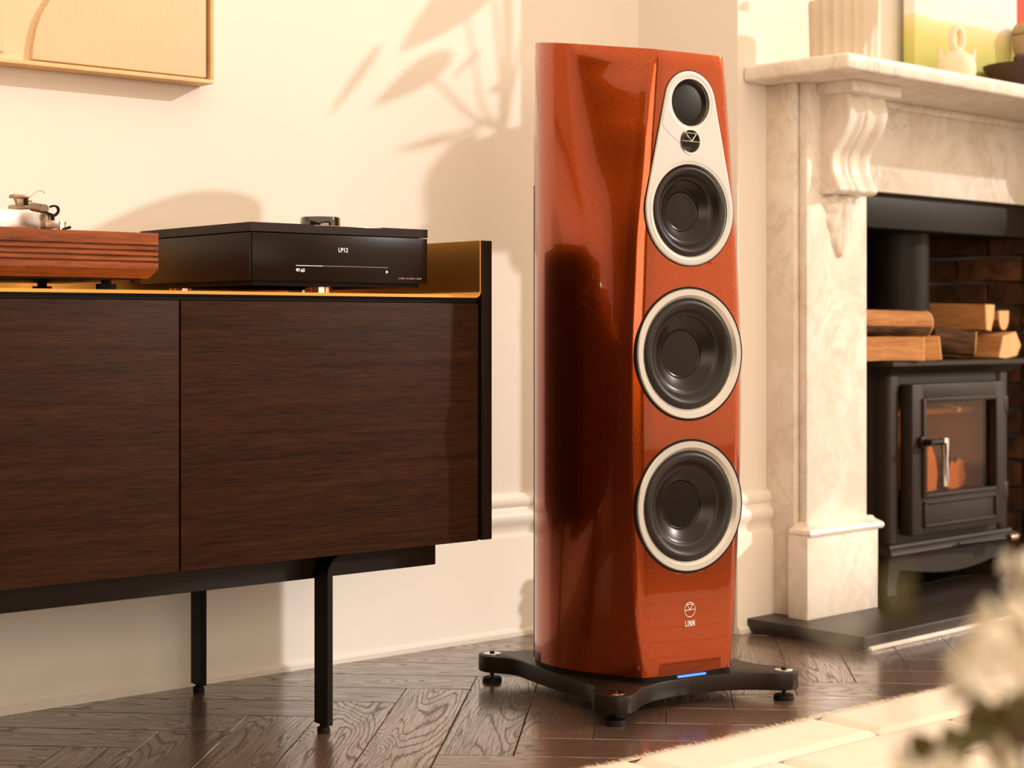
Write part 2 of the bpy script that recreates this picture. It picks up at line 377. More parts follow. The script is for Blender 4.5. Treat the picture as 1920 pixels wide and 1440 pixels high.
# fire recess with brick lining
bk = B().box(.36, 1.42, .42, .48, 0, 1.2).top('wall_recess_back', 'mortar', 'R', kind='structure', label='sooty brick back of the fire recess')
rs = B().box(1.40, 1.46, -.02, .45, 0, 1.2).top('wall_recess_right', 'mortar', 'R', kind='structure', label='sooty brick side of the fire recess')
B().box(.33, .385, .02, .45, 0, 1.2).top('wall_recess_left', 'mortar', 'R', kind='structure', label='sooty left side of the fire recess')
def brick_mesh(seed):
    t = bmesh.new(); bmesh.ops.create_cube(t, size=1); bmesh.ops.subdivide_edges(t, edges=t.edges[:], cuts=1, use_grid_fill=True)
    rnd = random.Random(seed)
    for w in t.verts:
        w.co = Vector((w.co.x * .212, w.co.y * .03, w.co.z * .066)) + Vector((rnd.uniform(-1, 1) * .006, rnd.uniform(-1, 1) * .006, rnd.uniform(-1, 1) * .004))
    b_ = B(); b_.add(t); return b_.mesh('brick', 'brick', angle=60)
BM_ = [brick_mesh(i) for i in range(5)]
for row in range(14):
    z = .035 + .038 + row * .077
    for i in range(6):
        x = .40 + i * .222 + (.11 if row % 2 else 0)
        if x > 1.44: continue
        o = bpy.data.objects.new('brick', BM_[(row * 3 + i) % 5]); COL.objects.link(o); o.parent = bk; o.location = (x, .412 + random.uniform(-.006, .006), z)
    for i in range(3):
        y = .02 + i * .222 + (.11 if row % 2 else 0)
        if y > .42: continue
        o = bpy.data.objects.new('brick', BM_[(row + i * 2) % 5]); COL.objects.link(o); o.parent = rs
        o.location = (1.392 + random.uniform(-.006, .006), y, z); o.rotation_euler = (0, 0, R(90))

# ------------------------------------------------------------------ hearth
h = thing('hearth', 'dark slate hearth slab under the stove', 'hearth', (.88, -.2, 0), 'R')
B().box(.03, 1.73, -.365, -.001, .004, .034, .003).part('hearth_slab', 'slate', h)
B().box(.387, 1.388, -.001, .40, .004, .034).part('back_hearth', 'slate', h)
B().box(.045, 1.715, -.375, -.03, .0, .009, .002).part('hearth_edging', 'marble', h, label='pale edging strip under the slate')

# ------------------------------------------------------------------ marble fireplace surround
fs = thing('fireplace_surround', 'cream veined marble fireplace surround with carved corbels', 'fireplace', (.88, -.1, .034), 'R')
B().box(.04, 1.72, -.312, 0, 1.347, 1.387, .009, 3).part('mantel_shelf', 'marble', fs)
fz = B(); fz.box(.39, 1.37, -.032, 0, 1.105, 1.347, .002); fz.part('frieze', 'marble', fs)
B().box(.40, 1.36, -.042, -.032, 1.328, 1.347, .003).part('frieze_bead', 'marble', fs)
B().box(.385, 1.385, -.012, .16, 1.010, 1.104, .004).part('lintel', 'iron_dark', fs, label='dark steel lintel under the frieze')
def side(mir):
    X = (lambda a: a) if not mir else (lambda a: 1.76 - a)
    def bx(b, x0, x1, *r, **k):
        u, w = sorted((X(x0), X(x1))); return b.box(u, w, *r, **k)
    bx(B(), .133, .395, -.085, 0, .034, 1.347, bev=.003).part('jamb', 'marble', fs)
    bx(B(), .150, .40, -.112, -.088, .23, 1.347, bev=.0025).part('pilaster', 'marble', fs)
    bx(B(), .108, .402, -.145, -.086, .034, .236, bev=.002).part('plinth', 'marble', fs)
    prof = [(-.09, .236), (-.150, .236), (-.153, .243), (-.150, .250), (-.142, .254), (-.132, .258), (-.124, .266), (-.09, .266)]
    # moulding returns round the left side too
    rings = []
    for pv, pz in prof[1:-1]:
        d = -pv - .112
        xs = sorted((X(.150 - d), X(.402 + d * .4)))
        rings.append([(xs[0], pv, pz), (xs[1], pv, pz), (xs[1], -.086, pz), (xs[0], -.086, pz)])
    B().loft(rings).part('plinth_moulding', 'marble', fs)
    # corbel: S-curved front, fluted across
    pr = smooth([(-.190, 1.318), (-.199, 1.29), (-.198, 1.262), (-.186, 1.23), (-.168, 1.203), (-.151, 1.178), (-.147, 1.155), (-.152, 1.125), (-.166, 1.098), (-.170, 1.085), (-.160, 1.076), (-.140, 1.075)], 4)
    nx = 40; rings = []
    def flute(t):
        e = min(t, 1 - t)
        f = 0
        f += -.011 * math.exp(-((t - .27) / .10) ** 2) - .011 * math.exp(-((t - .73) / .10) ** 2)
        f += .002 * math.exp(-((t - .5) / .045) ** 2) - .004 * (math.exp(-((t - .42) / .025) ** 2) + math.exp(-((t - .58) / .025) ** 2))
        if e < .04: f -= .006 * (1 - e / .04) ** 2
        return f
    for i in range(nx + 1):
        t = i / nx; x = X(.204 + .164 * t)
        rings.append([(x, p[0] - flute(t), p[1]) for p in pr] + [(x, -.10, 1.075), (x, -.10, 1.318)])
    B().loft(rings).part('corbel', 'marble', fs, 30)
    bx(B(), .186, .392, -.222, -.086, 1.318, 1.347, bev=.003).part('corbel_cap', 'marble', fs)
    # carved acanthus drop
    def f(u, v):
        t = u; q = (v - .5) * 2
        w = (.068 * (1 - t) ** .62 + .004) * (1 + .13 * abs(math.sin(t * 10.5)) - .05)
        if t < .06: w *= .86 + 2.3 * t
        edge = 1 - abs(q) ** 3
        d = .020 * edge * (1 - .35 * t) + .012 * math.exp(-(q / .16) ** 2) * (1 - t) * (1 if t > .05 else t / .05)
        d += .004 * math.cos((abs(q) * 9 - t * 16)) * edge * (1 - t)
        return (X(.282 + q * w), -.111 - max(d, 0), 1.074 - .152 * t - .014 * abs(q) * (1 - t) * (t - .1))
    B().grid(f, 40, 32).part('carved_leaf', 'marble', fs, 60)
side(False); side(True)

# ------------------------------------------------------------------ wood stove
st = thing('wood_stove', 'dark grey cast iron wood stove with glass door and curved legs', 'stove', (.88, .1, .034), 'R')
sx0, sx1, sv = .582, 1.178, -.055
b = B(); b.box(sx0, sx0 + .02, sv + .03, .30, .15, .63, .006); b.box(sx1 - .02, sx1, sv + .03, .30, .15, .63, .006)
b.box(sx0, sx1, .285, .305, .15, .63); b.box(sx0, sx1, sv + .03, .30, .15, .20); b.box(sx0, sx1, sv + .03, .30, .60, .63)
b.part('body', 'iron', st)
for x in (sx0, sx1 - .05): B().box(x, x + .05, sv, sv + .06, .16, .625, .012, 3).part('corner_post', 'iron', st)
for z_ in (.165, .585): B().box(.632, 1.13, sv + .008, sv + .06, z_, z_ + .04).part('front_rail', 'iron', st)
pr = [(0, .618), (.006, .618), (.012, .626), (.022, .632), (.030, .636), (.034, .640), (.040, .642), (.040, .652), (.036, .655)]
rings = []
for d, z in pr: rings.append([(sx0 - d, sv - d, z), (sx1 + d, sv - d, z), (sx1 + d, .30, z), (sx0 - d, .30, z)])
B().loft(rings).part('top_plate', 'iron', st)
pr = [(.0, .165), (.006, .165), (.008, .158), (.022, .150), (.026, .143), (.022, .135), (0, .130)]
rings = [[(sx0 - d, sv - d, z), (sx1 + d, sv - d, z), (sx1 + d, .30, z), (sx0 - d, .30, z)] for d, z in pr[::-1]]
B().loft(rings).part('base_moulding', 'iron', st)
b = B(); ap = [(sx0, .135), (sx1, .135), (sx1, .10), (sx1 - .05, .095)] + [(sx1 - .06 - i * .04, .090 - .02 * math.sin(i / 11 * math.pi)) for i in range(12)] + [(sx0 + .05, .095), (sx0, .10)]
b.prism(ap, 'y', sv, sv + .02); b.part('apron', 'iron', st)
for x, y, sg in ((sx0 + .03, sv + .03, -1), (sx1 - .03, sv + .03, 1), (sx0 + .03, .27, -1), (sx1 - .03, .27, 1)):
    path = [(x, y, .135), (x + sg * .004, y - .003, .105), (x + sg * .012, y - .008, .07), (x + sg * .024, y - .016, .046), (x + sg * .03, y - .02, .034)]
    rings = []
    for (px, py, pz), w in zip(path, (.032, .027, .021, .018, .021)):
        rings.append([(px - w, py - w, pz), (px + w, py - w, pz), (px + w, py + w, pz), (px - w, py + w, pz)])
    B().loft(smooth and rings).part('leg', 'iron', st)
# door
dx0, dx1, dz0, dz1, dv = .645, 1.108, .188, .592, -.085
gx0, gx1, gz0, gz1 = .703, 1.056, .296, .542
b = B(); b.box(dx0, gx0, dv, sv + .01, dz0, dz1, .004); b.box(gx1, dx1, dv, sv + .01, dz0, dz1, .004)
b.box(gx0 - .01, gx1 + .01, dv, sv + .01, dz0, gz0, .004); b.box(gx0 - .01, gx1 + .01, dv, sv + .01, gz1, dz1, .004)
door = b.part('door', 'iron', st)
b = B()
for r_ in ((gx0 - .012, gx0, gz0 - .012, gz1 + .012), (gx1, gx1 + .012, gz0 - .012, gz1 + .012), (gx0, gx1, gz1, gz1 + .012), (gx0, gx1, gz0 - .012, gz0)):
    b.box(r_[0], r_[1], dv - .006, dv + .01, r_[2], r_[3], .002)
b.part('glass_bead', 'iron', door)
b = B()
for r_ in ((gx0 - .006, gx1 + .006, .268, .276), (gx0 - .006, gx1 + .006, .206, .214), (gx0 - .006, gx0 + .002, .206, .276), (gx1 - .002, gx1 + .006, .206, .276)):
    b.box(r_[0], r_[1], dv - .006, dv + .01, r_[2], r_[3], .002)
b.part('lower_panel_bead', 'iron', door)
B().box(gx0 - .008, gx1 + .008, dv + .012, dv + .016, gz0 - .008, gz1 + .008).part('glass', 'glass', door)
b = B(); b.lathe([(0, -.088), (.016, -.088), (.016, -.096), (.009, -.098), (.009, -.125), (0, -.125)], (.683, 0, .437), 'y', 20); b.tube([(.683, -.118, .437), (.74, -.122, .437)], .008, 12)
b.part('handle_spindle', 'iron_dark', door)
B().tube([(.742, -.124, .447), (.741, -.124, .43), (.741, -.124, .39), (.742, -.124, .35), (.742, -.124, .318)], [.009, .010, .008, .010, .008], 14).part('handle', 'chrome', door, label='bright chrome handle')
for z in (.50, .255): B().box(1.106, 1.132, dv + .002, dv + .026, z, z + .05, .004).part('hinge', 'iron', st)
b = B(); b.tube([(.86, -.09, .150), (1.08, -.115, .150)], .004, 8); b.part('air_lever', 'iron_dark', st)
B().lathe([(0, 1.075), (.011, 1.075), (.012, 1.09), (.011, 1.112), (0, 1.113)], (0, -.117, .150), 'x', 20).part('lever_knob', 'alu_dark', st)
B().lathe([(.088, .652), (.088, 1.2)], (.895, .13, 0), 'z', 40).part('flue_pipe', 'iron_dark', st)
B().lathe([(.100, .652), (.100, .675), (.090, .68)], (.895, .13, 0), 'z', 40, False).part('flue_collar', 'iron', st)
b = B(); b.box(sx0 + .022, sx1 - .022, .26, .284, .20, .60); b.part('fire_brick', 'firebrick', st)
B().box(sx1 - .04, sx1 - .022, -.02, .26, .20, .60).part('fire_brick', 'firebrick', st)
B().box(sx0 + .022, sx1 - .042, -.03, .258, .2, .284, .004).part('grate', 'iron_dark', st)
B().prism([(.02, .50), (.28, .57), (.28, .585), (.02, .515)], 'x', sx0 + .022, sx1 - .022).part('baffle', 'firebrick', st)

# logs: cross section in the plane across the axis
def log(p0, p1, sec, mats, label, group, seed=1, frame='R', endcut=0.):
    """p0 near end, p1 far end (frame coords); sec: list of (across, up); mats: bark flag per edge"""
    p0, p1 = Vector(p0), Vector(p1); ax = (p1 - p0); Ln = ax.length; ax.normalize()
    up = Vector((0, 0, 1)); ac = ax.cross(up).normalized(); up = ac.cross(ax)
    rnd = random.Random(seed); pts = [Vector(q) for q in sec]; n = len(pts); K = 8
    base = p0
    rot = Matrix((ax, ac, up)).transposed()
    t = bmesh.new(); rings = []
    for k in range(K + 1):
        ring = []
        for j, q in enumerate(pts):
            s_ = 1 + .07 * mnoise.noise(Vector((k * .55, j * 1.3, seed * 7.1)))
            sh = endcut * q.y if k == 0 else 0
            ring.append(t.verts.new((Ln * k / K + sh, q.x * s_, q.y * s_)))
        rings.append(ring)
    for k in range(K):
        for j in range(n):
            f = t.faces.new((rings[k][j], rings[k][(j + 1) % n], rings[k + 1][(j + 1) % n], rings[k + 1][j])); f.material_index = 0 if mats[min(j, len(mats) - 1)] == 'w' else 1
    f = t.faces.new(rings[-1]); f.material_index = 2
    bmesh.ops.recalc_face_normals(t, faces=t.faces[:])
    b_ = B(); b_.bm.free(); b_.bm = t
    me = b_.mesh('log', ['logwood', 'bark', 'logend'], angle=28)
    o = bpy.data.objects.new('log', me); COL.objects.link(o)
    o.matrix_world = Matrix.Translation(fw(frame, base)) @ Matrix.Rotation(FR[frame][1], 4, 'Z') @ rot.to_4x4()
    tag(o, label, 'log', group)
    t = bmesh.new(); vs_ = [t.verts.new((endcut * q.y * (1 + .07 * mnoise.noise(Vector((0, j * 1.3, seed * 7.1)))) , q.x * (1 + .07 * mnoise.noise(Vector((0, j * 1.3, seed * 7.1)))), q.y * (1 + .07 * mnoise.noise(Vector((0, j * 1.3, seed * 7.1)))))) for j, q in enumerate(pts)]
    t.faces.new(vs_); ex = bmesh.ops.extrude_face_region(t, geom=t.faces[:]); bmesh.ops.translate(t, vec=(-.003, 0, 0), verts=[e for e in ex['geom'] if isinstance(e, bmesh.types.BMVert)])
    bmesh.ops.recalc_face_normals(t, faces=t.faces[:])
    b_ = B(); b_.bm.free(); b_.bm = t
    e = bpy.data.objects.new('cut_end', b_.mesh('cut_end', 'logend')); COL.objects.link(e); e.parent = o
    return o
ZT = .655
G = 'split logs on top of the stove'
half = lambda r, a0, a1, k=9: [(r * math.cos(R(a0 + (a1 - a0) * i / k)), r * math.sin(R(a0 + (a1 - a0) * i / k))) for i in range(k + 1)]
log((.740, -.062, ZT + .100), (.50, .02, ZT + .104), [(q[0] * 1.0, q[1] * 1.02) for q in half(.034, 110, 450, 12)], ['w', 'w', 'w'] + ['b'] * 10, 'round-ended log with mossy bark side, topmost on the left stack', G, 3)
log((.672, -.080, ZT + .035), (.47, .0, ZT + .035), [(-.036, -.033), (.030, -.033), (.034, .0), (.010, .026), (-.030, .030)], ['w'] * 5, 'blocky split log lying flat beneath the mossy log', G, 4, endcut=-.1)
log((.780, -.075, ZT + .036), (.672, .02, ZT + .036), [(-.036, -.034), (.030, -.034), (.040, -.020), (.012, .022), (-.012, .030)], ['w', 'b', 'w', 'w', 'w'], 'split wedge of log tucked behind the flat block', G, 5)
log((1.072, -.055, ZT + .118), (1.022, .22, ZT + .122), [(-.022, -.036), (.012, -.038), (.034, .0), (.038, .036), (-.034, .038)], ['w', 'w', 'b', 'w', 'w'], 'squared pale split log, topmost on the right stack', G, 6)
log((1.158, -.050, ZT + .115), (1.120, .22, ZT + .117), [(.034, .022), (-.034, .022)] + half(.034, 190, 350, 6), ['w', 'w'] + ['b'] * 6, 'half-round log with flat pale top beside the squared log', G, 8)
log((1.120, -.085, ZT + .038), (1.09, .22, ZT + .040), [(-.056, -.034), (-.01, -.037), (.060, -.030), (.085, .0), (.050, .038), (-.03, .026)], ['b', 'b', 'b', 'w', 'w', 'w'], 'wide curved slab of log underneath the right stack', G, 9)
log((.960, -.080, ZT + .042), (.90, .012, ZT + .050), half(.036, 0, 328, 10), ['b'] * 11, 'twisted bark-covered log between the two stacks', G, 10)
log((.836, -.020, .349), (.770, .20, .352), [(-.045, -.055), (.040, -.057), (.052, -.02), (.030, .03), (-.020, .075), (-.050, .06)], ['w'] * 6, 'tall pale split wedge of log behind the stove glass', 'logs inside the stove', 12)
log((.957, -.020, .341), (.925, .19, .342), [(-.050, -.046), (-.01, -.049), (.045, -.045), (.066, -.016), (.048, .006), (.052, .022), (.018, .034), (-.004, .020), (-.034, .030), (-.058, -.01)], ['b', 'b', 'w', 'b', 'w', 'w', 'b', 'w', 'b', 'b'], 'low gnarled log with knobbly outline behind the stove glass', 'logs inside the stove', 13)

# ------------------------------------------------------------------ things on the mantel
MZ = 1.387
va = thing('fluted_vase', 'tall fluted raw ceramic vase standing on the marble mantel', 'vase', (.185, -.195, MZ), 'R')
fl = lambda th, h: 1 + .11 * (1 - abs(math.sin(th * 10 + .45 * math.sin(th * 3 + 1))) ** .55) - .055 + .012 * math.sin(th * 2 + .5 + h * 9)
pr = [(.0, 0), (.080, 0), (.082, .008), (.083, .06), (.084, .11), (.085, .145), (.082, .15), (.072, .148), (.070, .10), (.068, .02), (0, .02)]
B().lathe([(r_, MZ + z) for r_, z in pr], (.185, -.195, 0), 'z', 144, True, fl).part('vessel', 'ceramic', va, 60)
# leafy stems in the vase; positions follow from the sunlight shadows they throw on the wall
def back(px, py, dy): return at_wall(px, py) - SUN * dy
pl = thing('leafy_stems', 'tall leafy stems standing in the fluted vase', 'plant', (.185, -.195, MZ + .02), 'R')
Minv = (Matrix.Translation(fw('R', (.185, -.195, MZ + .02))) @ Matrix.Rotation(FR['R'][1], 4, 'Z')).inverted()
def wpart(b, name, mat):
    b.xf(Minv); o = bpy.data.objects.new(name, b.mesh(name, mat, angle=80)); COL.objects.link(o); o.parent = pl; return o
m0 = fw('R', (.185, -.195, MZ + .03))
m1 = fw('R', (.185, -.195, MZ + .17))
def stem(pts, r): wpart(B().tube(smooth([m0, m1] + pts, 6), r, 8), 'stem', 'stem')
stem([back(952, 150, .54), back(950, -60, .56), back(940, -260, .6)], .011)
stem([back(938, 140, .55), back(928, 20, .56), back(918, -120, .56)], .005)
stem([back(968, 130, .50), back(986, 20, .5), back(996, -100, .5)], .005)
stem([back(880, 215, .58), back(830, 165, .6), back(810, 150, .6)], .005)
stem([back(905, 200, .6), back(890, 120, .62), back(870, 0, .62)], .004)
stem([back(900, 235, .62), back(845, 258, .72)], .004)
stem([back(900, 230, .72), back(850, 295, .93)], .004)
def leaf(p0, p1, w, bend=.012):
    ax = (p1 - p0); nrm = SUN.normalized(); wd = ax.cross(nrm).normalized(); nn = wd.cross(ax).normalized()
    def f(u, v):
        s_ = math.sin(math.pi * min(1, u ** .8)) ** .75 if 0 < u < 1 else .02
        q = (v - .5) * 2
        return p0 + ax * u + wd * (q * w * s_ * .5) + nn * (bend * (4 * u * (1 - u)) + .15 * w * abs(q) * s_)
    b = B().grid(f, 12, 4); g = b.bm
    ex = bmesh.ops.solidify(g, geom=g.faces[:], thickness=.0008)
    wpart(b, 'leaf', 'leaf_dark')
leaf(back(930, -60, .56), back(748, 98, .62), .10)
leaf(back(848, 98, .60), back(698, 200, .66), .060)
leaf(back(716, 80, .62), back(612, 225, .68), .022)
leaf(back(900, 95, .60), back(845, 150, .60), .016)
leaf(back(862, 252, .72), back(735, 285, .76), .022)
leaf(back(880, 262, .93), back(818, 450, .98), .125)
leaf(back(900, 250, .8), back(835, 300, .9), .05)
leaf(back(935, 165, .55), back(912, 172, .56), .02); leaf(back(975, 185, .5), back(1000, 178, .5), .022)
leaf(back(905, -140, .56), back(1010, -260, .6), .09); leaf(back(950, -230, .6), back(830, -330, .62), .09); leaf(back(990, -90, .5), back(1100, -180, .5), .07)

cv = B().box(.691, 1.62, -.062, -.026, MZ, MZ + .72, .002).top('painted_canvas', 'canvas', 'R', (.691, -.045, MZ), label='canvas painting with green field, pale sky and red barn on the mantel', cat='painting')
jg = thing('clay_jug', 'small cream clay jug with ring handle and two spouts on the mantel', 'jug', (.757, -.15, MZ), 'R')
B().lathe([(0, MZ), (.036, MZ), (.045, MZ + .018), (.051, MZ + .042), (.050, MZ + .062), (.043, MZ + .080), (.030, MZ + .092), (.016, MZ + .100), (.014, MZ + .106), (0, MZ + .108)], (.757, -.15, 0), 'z', 40).part('belly', 'cream_glaze', jg, 60)
ang = R(20)
b = B(); path = []
for i in range(25):
    th = 2 * math.pi * i / 24; u = .017 * math.sin(th); path.append((.757 + u * math.cos(ang), -.15 - u * math.sin(ang), MZ + .130 - .030 * math.cos(th)))
b.tube(path, .0105, 12, False); b.part('ring_handle', 'cream_glaze', jg, 80)
ca, sa = math.cos(R(38)), math.sin(R(38))
for sg in (-1, 1):
    d = Vector((ca * sg, -sa * sg, 0))
    c0 = Vector((.757, -.15, MZ + .07)); B().tube([c0 + d * .036, c0 + d * .044 + Vector((0, 0, .016)), c0 + d * .046 + Vector((0, 0, .034))], [.012, .008, .007], 12).part('spout', 'cream_glaze', jg, 80)
bl = B().lathe([(0, MZ), (.05, MZ), (.055, MZ + .012), (.088, MZ + .045), (.112, MZ + .078), (.114, MZ + .084), (.106, MZ + .084), (.07, MZ + .035), (0, MZ + .022)], (1.05, -.182, 0), 'z', 48).top('clay_bowl', 'dark_clay', 'R', (1.05, -.182, MZ), label='shallow dark brown clay bowl on the mantel', cat='bowl')
t = bmesh.new(); bmesh.ops.create_icosphere(t, subdivisions=2, radius=1)
for w in t.verts:
    n_ = 1 + .35 * mnoise.noise(w.co * 1.7 + Vector((3, 1, 2))); w.co = Vector((w.co.x * .036 * n_, w.co.y * .026 * n_, w.co.z * .026 * n_)) + Vector((1.0, -.205, MZ + .088))
B().add(t).top('lava_stone', 'rock', 'R', (1.0, -.205, MZ + .06), 20, 'rough dark stone lying in the clay bowl', 'stone')
fg = thing('stone_figurine', 'small carved stone figurine standing behind the clay bowl', 'figurine', (1.185, -.10, MZ), 'R')
B().lathe([(0, MZ), (.034, MZ), (.036, MZ + .02), (.03, MZ + .05), (.036, MZ + .075), (.033, MZ + .11), (.024, MZ + .13), (0, MZ + .132)], (1.185, -.10, 0), 'z', 28).part('torso', 'stone', fg)
B().lathe([(0, MZ + .130), (.022, MZ + .13), (.029, MZ + .15), (.031, MZ + .185), (.026, MZ + .20), (0, MZ + .201)], (1.185, -.10, 0), 'z', 28).part('head', 'stone', fg)
B().lathe([(0, MZ + .196), (.033, MZ + .198), (.034, MZ + .208), (.024, MZ + .226), (0, MZ + .232)], (1.185, -.10, 0), 'z', 28).part('cap', 'stone', fg)

# ------------------------------------------------------------------ sideboard
SY, SX1, SX0 = 2.580, 2.129, .135
sb = thing('sideboard', 'dark stained oak sideboard with brass tray top and black bent legs', 'sideboard', (1.13, 2.86, 0))
def endp(x0, x1): B().box(x0, x1, SY, 3.10, .331, .9155, .0012).part('end_panel', 'panel', sb)
endp(SX1 - .026, SX1); endp(SX0, SX0 + .026)
B().box(SX0 + .028, SX1 - .028, SY + .022, 3.09, .335, .792).part('carcass', 'black', sb)
B().box(SX0 + .026, SX1 - .026, SY + .012, 3.10, .794, .8035).part('top_board', 'black', sb)
xs = [SX0 + .032, SX0 + .032 + .6325, 1.4405, SX1 - .034]
for i in range(3):
    B().box(xs[i] + (.003 if i else 0), xs[i + 1] - .001, SY, SY + .02, .331, .7925, .0008).part('door', 'veneer', sb)
# brass tray: sheet with rounded inner corners, upstand on sides and back
def tray_ring(y0, y1):
    xi0, xi1, zb, zt, r, t_ = SX0 + .026, SX1 - .026, .8035, .9155, .014, .0055
    out = [(xi0, zt)] + [(xi0 + r - r * math.cos(a_), zb + r - r * math.sin(a_)) for a_ in [i * math.pi / 12 for i in range(7)]]
    out += [(xi1 - r + r * math.sin(a_), zb + r - r * math.cos(a_)) for a_ in [i * math.pi / 12 for i in range(7)]] + [(xi1, zt)]
    ri = r - t_
    inn = [(xi1 - t_ * .6, zt)] + [(xi1 - t_ * .6 - ri + ri * math.cos(a_), zb + t_ + ri - ri * math.sin(a_)) for a_ in [i * math.pi / 12 for i in range(7)]]
    inn += [(xi0 + t_ * .6 + ri - ri * math.sin(a_), zb + t_ + ri - ri * math.cos(a_)) for a_ in [i * math.pi / 12 for i in range(7)]] + [(xi0 + t_ * .6, zt)]
    return out + inn
b = B(); b.prism(tray_ring(0, 0), 'y', SY + .002, 3.095); b.box(SX0 + .026, SX1 - .026, 3.088, 3.097, .804, .9155); b.part('tray', 'gold', sb)
B().box(SX0 + .1, 2.044, 2.65, 2.69, .2815, .335, .002).part('rail', 'blackmetal', sb)
B().box(SX0 + .1, 2.044, 3.00, 3.04, .2815, .335, .002).part('rail', 'blackmetal', sb)
def leg(x, y0, y1, sg):
    r = .042; t_ = .013; zt = .3305
    out = [(x, .016)] + [(x + sg * (r - r * math.cos(a_)), zt - r + r * math.sin(a_)) for a_ in [i * math.pi / 14 for i in range(8)]] + [(x + sg * .135, zt)]
    ri = r - t_
    inn = [(x + sg * .135, zt - t_)] + [(x + sg * (r - ri * math.cos(a_)), zt - r + ri * math.sin(a_)) for a_ in [i * math.pi / 14 for i in range(7, -1, -1)]] + [(x + sg * t_, .016)]
    o = B().prism(out + inn, 'y', y0, y1, .001, 1).part('leg', 'black', sb)
    cx = x + sg * t_ * .5; cy = (y0 + y1) / 2
    B().lathe([(0, 0), (.011, 0), (.012, .004), (.011, .011), (.007, .012), (.007, .018), (0, .018)], (cx, cy, 0), 'z', 20).part('levelling_foot', 'rubber', o)
for y0, y1 in ((2.603, 2.646), (3.058, 3.101)):
    leg(1.757, y0, y1, 1); leg(.507, y0, y1, -1)

# ------------------------------------------------------------------ streaming amplifier
TZ = .809
ax0, ax1, ay0, ay1 = 1.605, 2.001, 2.62, 3.030
am = thing('amplifier', 'dark bronze streaming amplifier with a lit display and top dial', 'amplifier', (1.803, 2.826, TZ))
B().box(ax0, ax1, ay0 + .004, ay1, .8305, .9165, .0012).part('body', 'amp', am)
B().box(ax0 + .0035, ax1 - .001, ay0, ay0 + .0045, .8305, .9165, .0006).part('display_glass', 'amp_front', am)
b = B(); b.prism([(ay0 + .024, .9185), (ay1, .9185), (ay1, .9345), (ay0 + .024, .9345)], 'x', ax0, ax1)
b.prism([(ax0, .9185), (ax1, .9185), (ax1, .9345), (1.895, .9345), (1.888, .9325), (1.740, .9325), (1.728, .9345), (ax0, .9345)], 'y', ay0, ay0 + .024)
bmesh.ops.remove_doubles(b.bm, verts=b.bm.verts, dist=.00001); b.part('lid', 'amp', am)
B().prism([(ax0 + .012, ay0 + .012), (ax1 - .012, ay0 + .012), (ax1 - .012, ay1 - .012), (ax0 + .012, ay1 - .012)], 'z', .822, .8305).part('underside', 'black', am)
B().lathe([(0, .9345), (.0375, .9345), (.0375, .951), (.0362, .9535), (0, .9535)], (1.803, 2.694, 0), 'z', 64).part('dial', 'knob', am)
B().lathe([(.0385, .9345), (.0385, .9362), (.037, .9368)], (1.803, 2.694, 0), 'z', 64, False).part('dial_ring', 'chrome', am)
B().box(1.744, 1.884, ay0 + .001, ay0 + .022, .9326, .9338, .0004).part('button_strip', 'bronze', am)
for x, y in ((1.803, 2.70), (1.665, 2.97), (1.94, 2.97)):
    B().lathe([(0, TZ), (.026, TZ), (.026, .8225), (0, .8225)], (x, y, 0), 'z', 40).part('foot', 'bronze', am)
def ax_(px): return at_wall(px, 500, ay0).x
def az_(px, py): return at_wall(px, py, ay0).z
fy = ay0 - .0004
text_part('LP12', .0118, (ax_(634), fy, az_(643, 473.0)), 'display', am, 'display_text', .92)
text_part('60', .0092, (ax_(563.5), fy, az_(567, 510)), 'display', am, 'display_text', .95)
B().box(ax_(555), ax_(605), fy, fy + .0006, az_(580, 498.6), az_(580, 498.6) + .0007).part('progress_bar', 'display', am)
B().box(ax_(605), ax_(728), fy, fy + .0006, az_(660, 500.4), az_(660, 500.4) + .0005).part('progress_track', 'display_dim', am)
z_ = az_(726, 510); x_ = ax_(724)
B().prism([(x_, z_ - .003), (x_ + .0045, z_), (x_, z_ + .003)], 'y', fy, fy + .0006).part('play_symbol', 'display', am)
z_ = az_(557, 505.8); x_ = ax_(554.5)
b = B(); b.prism([(x_, z_), (x_ + .004, z_ - .0033), (x_ + .004, z_ + .0033)], 'y', fy, fy + .0006)
b.tube([(x_ + .0056, fy, z_ - .0024), (x_ + .0064, fy, z_), (x_ + .0056, fy, z_ + .0024)], .0003, 6); b.tube([(x_ + .0071, fy, z_ - .0030), (x_ + .0082, fy, z_), (x_ + .0071, fy, z_ + .0030)], .0003, 6)
b.part('volume_symbol', 'display', am)
text_part('LINN KLIMAX DSM', .0042, (ax_(747.5), fy, az_(772, 524.0)), 'white_ink', am, 'printed_name', 1.62)

# ------------------------------------------------------------------ turntable
tx0, tx1, ty0, ty1 = .975, 1.4145, 2.606, 2.962
tt = thing('turntable', 'walnut turntable with fluted plinth and silver platter on the sideboard', 'turntable', (1.195, 2.784, TZ))
pb, pt = .8297, .9065
gz = [.8868, .8776, .8684, .8592]
prof = [(-.012, pb), (0, .8455)]
for g_ in gz[::-1]: prof += [(0, g_ - .0036), (-.006, g_ - .0034), (-.006, g_ - .0002), (0, g_)]
prof += [(0, pt)]
prof = sorted(prof, key=lambda q: q[1])
rings = [[(tx0 - d, ty0 - d, z), (tx1 + d, ty0 - d, z), (tx1 + d, ty1 + d, z), (tx0 - d, ty1 + d, z)] for d, z in prof]
B().loft(rings).part('plinth', 'walnut', tt, 20)
B().box(tx0 + .02, tx1 - .02, ty0 + .02, ty1 - .02, pb - .003, pb - .0004).part('baseboard', 'blackmetal', tt)
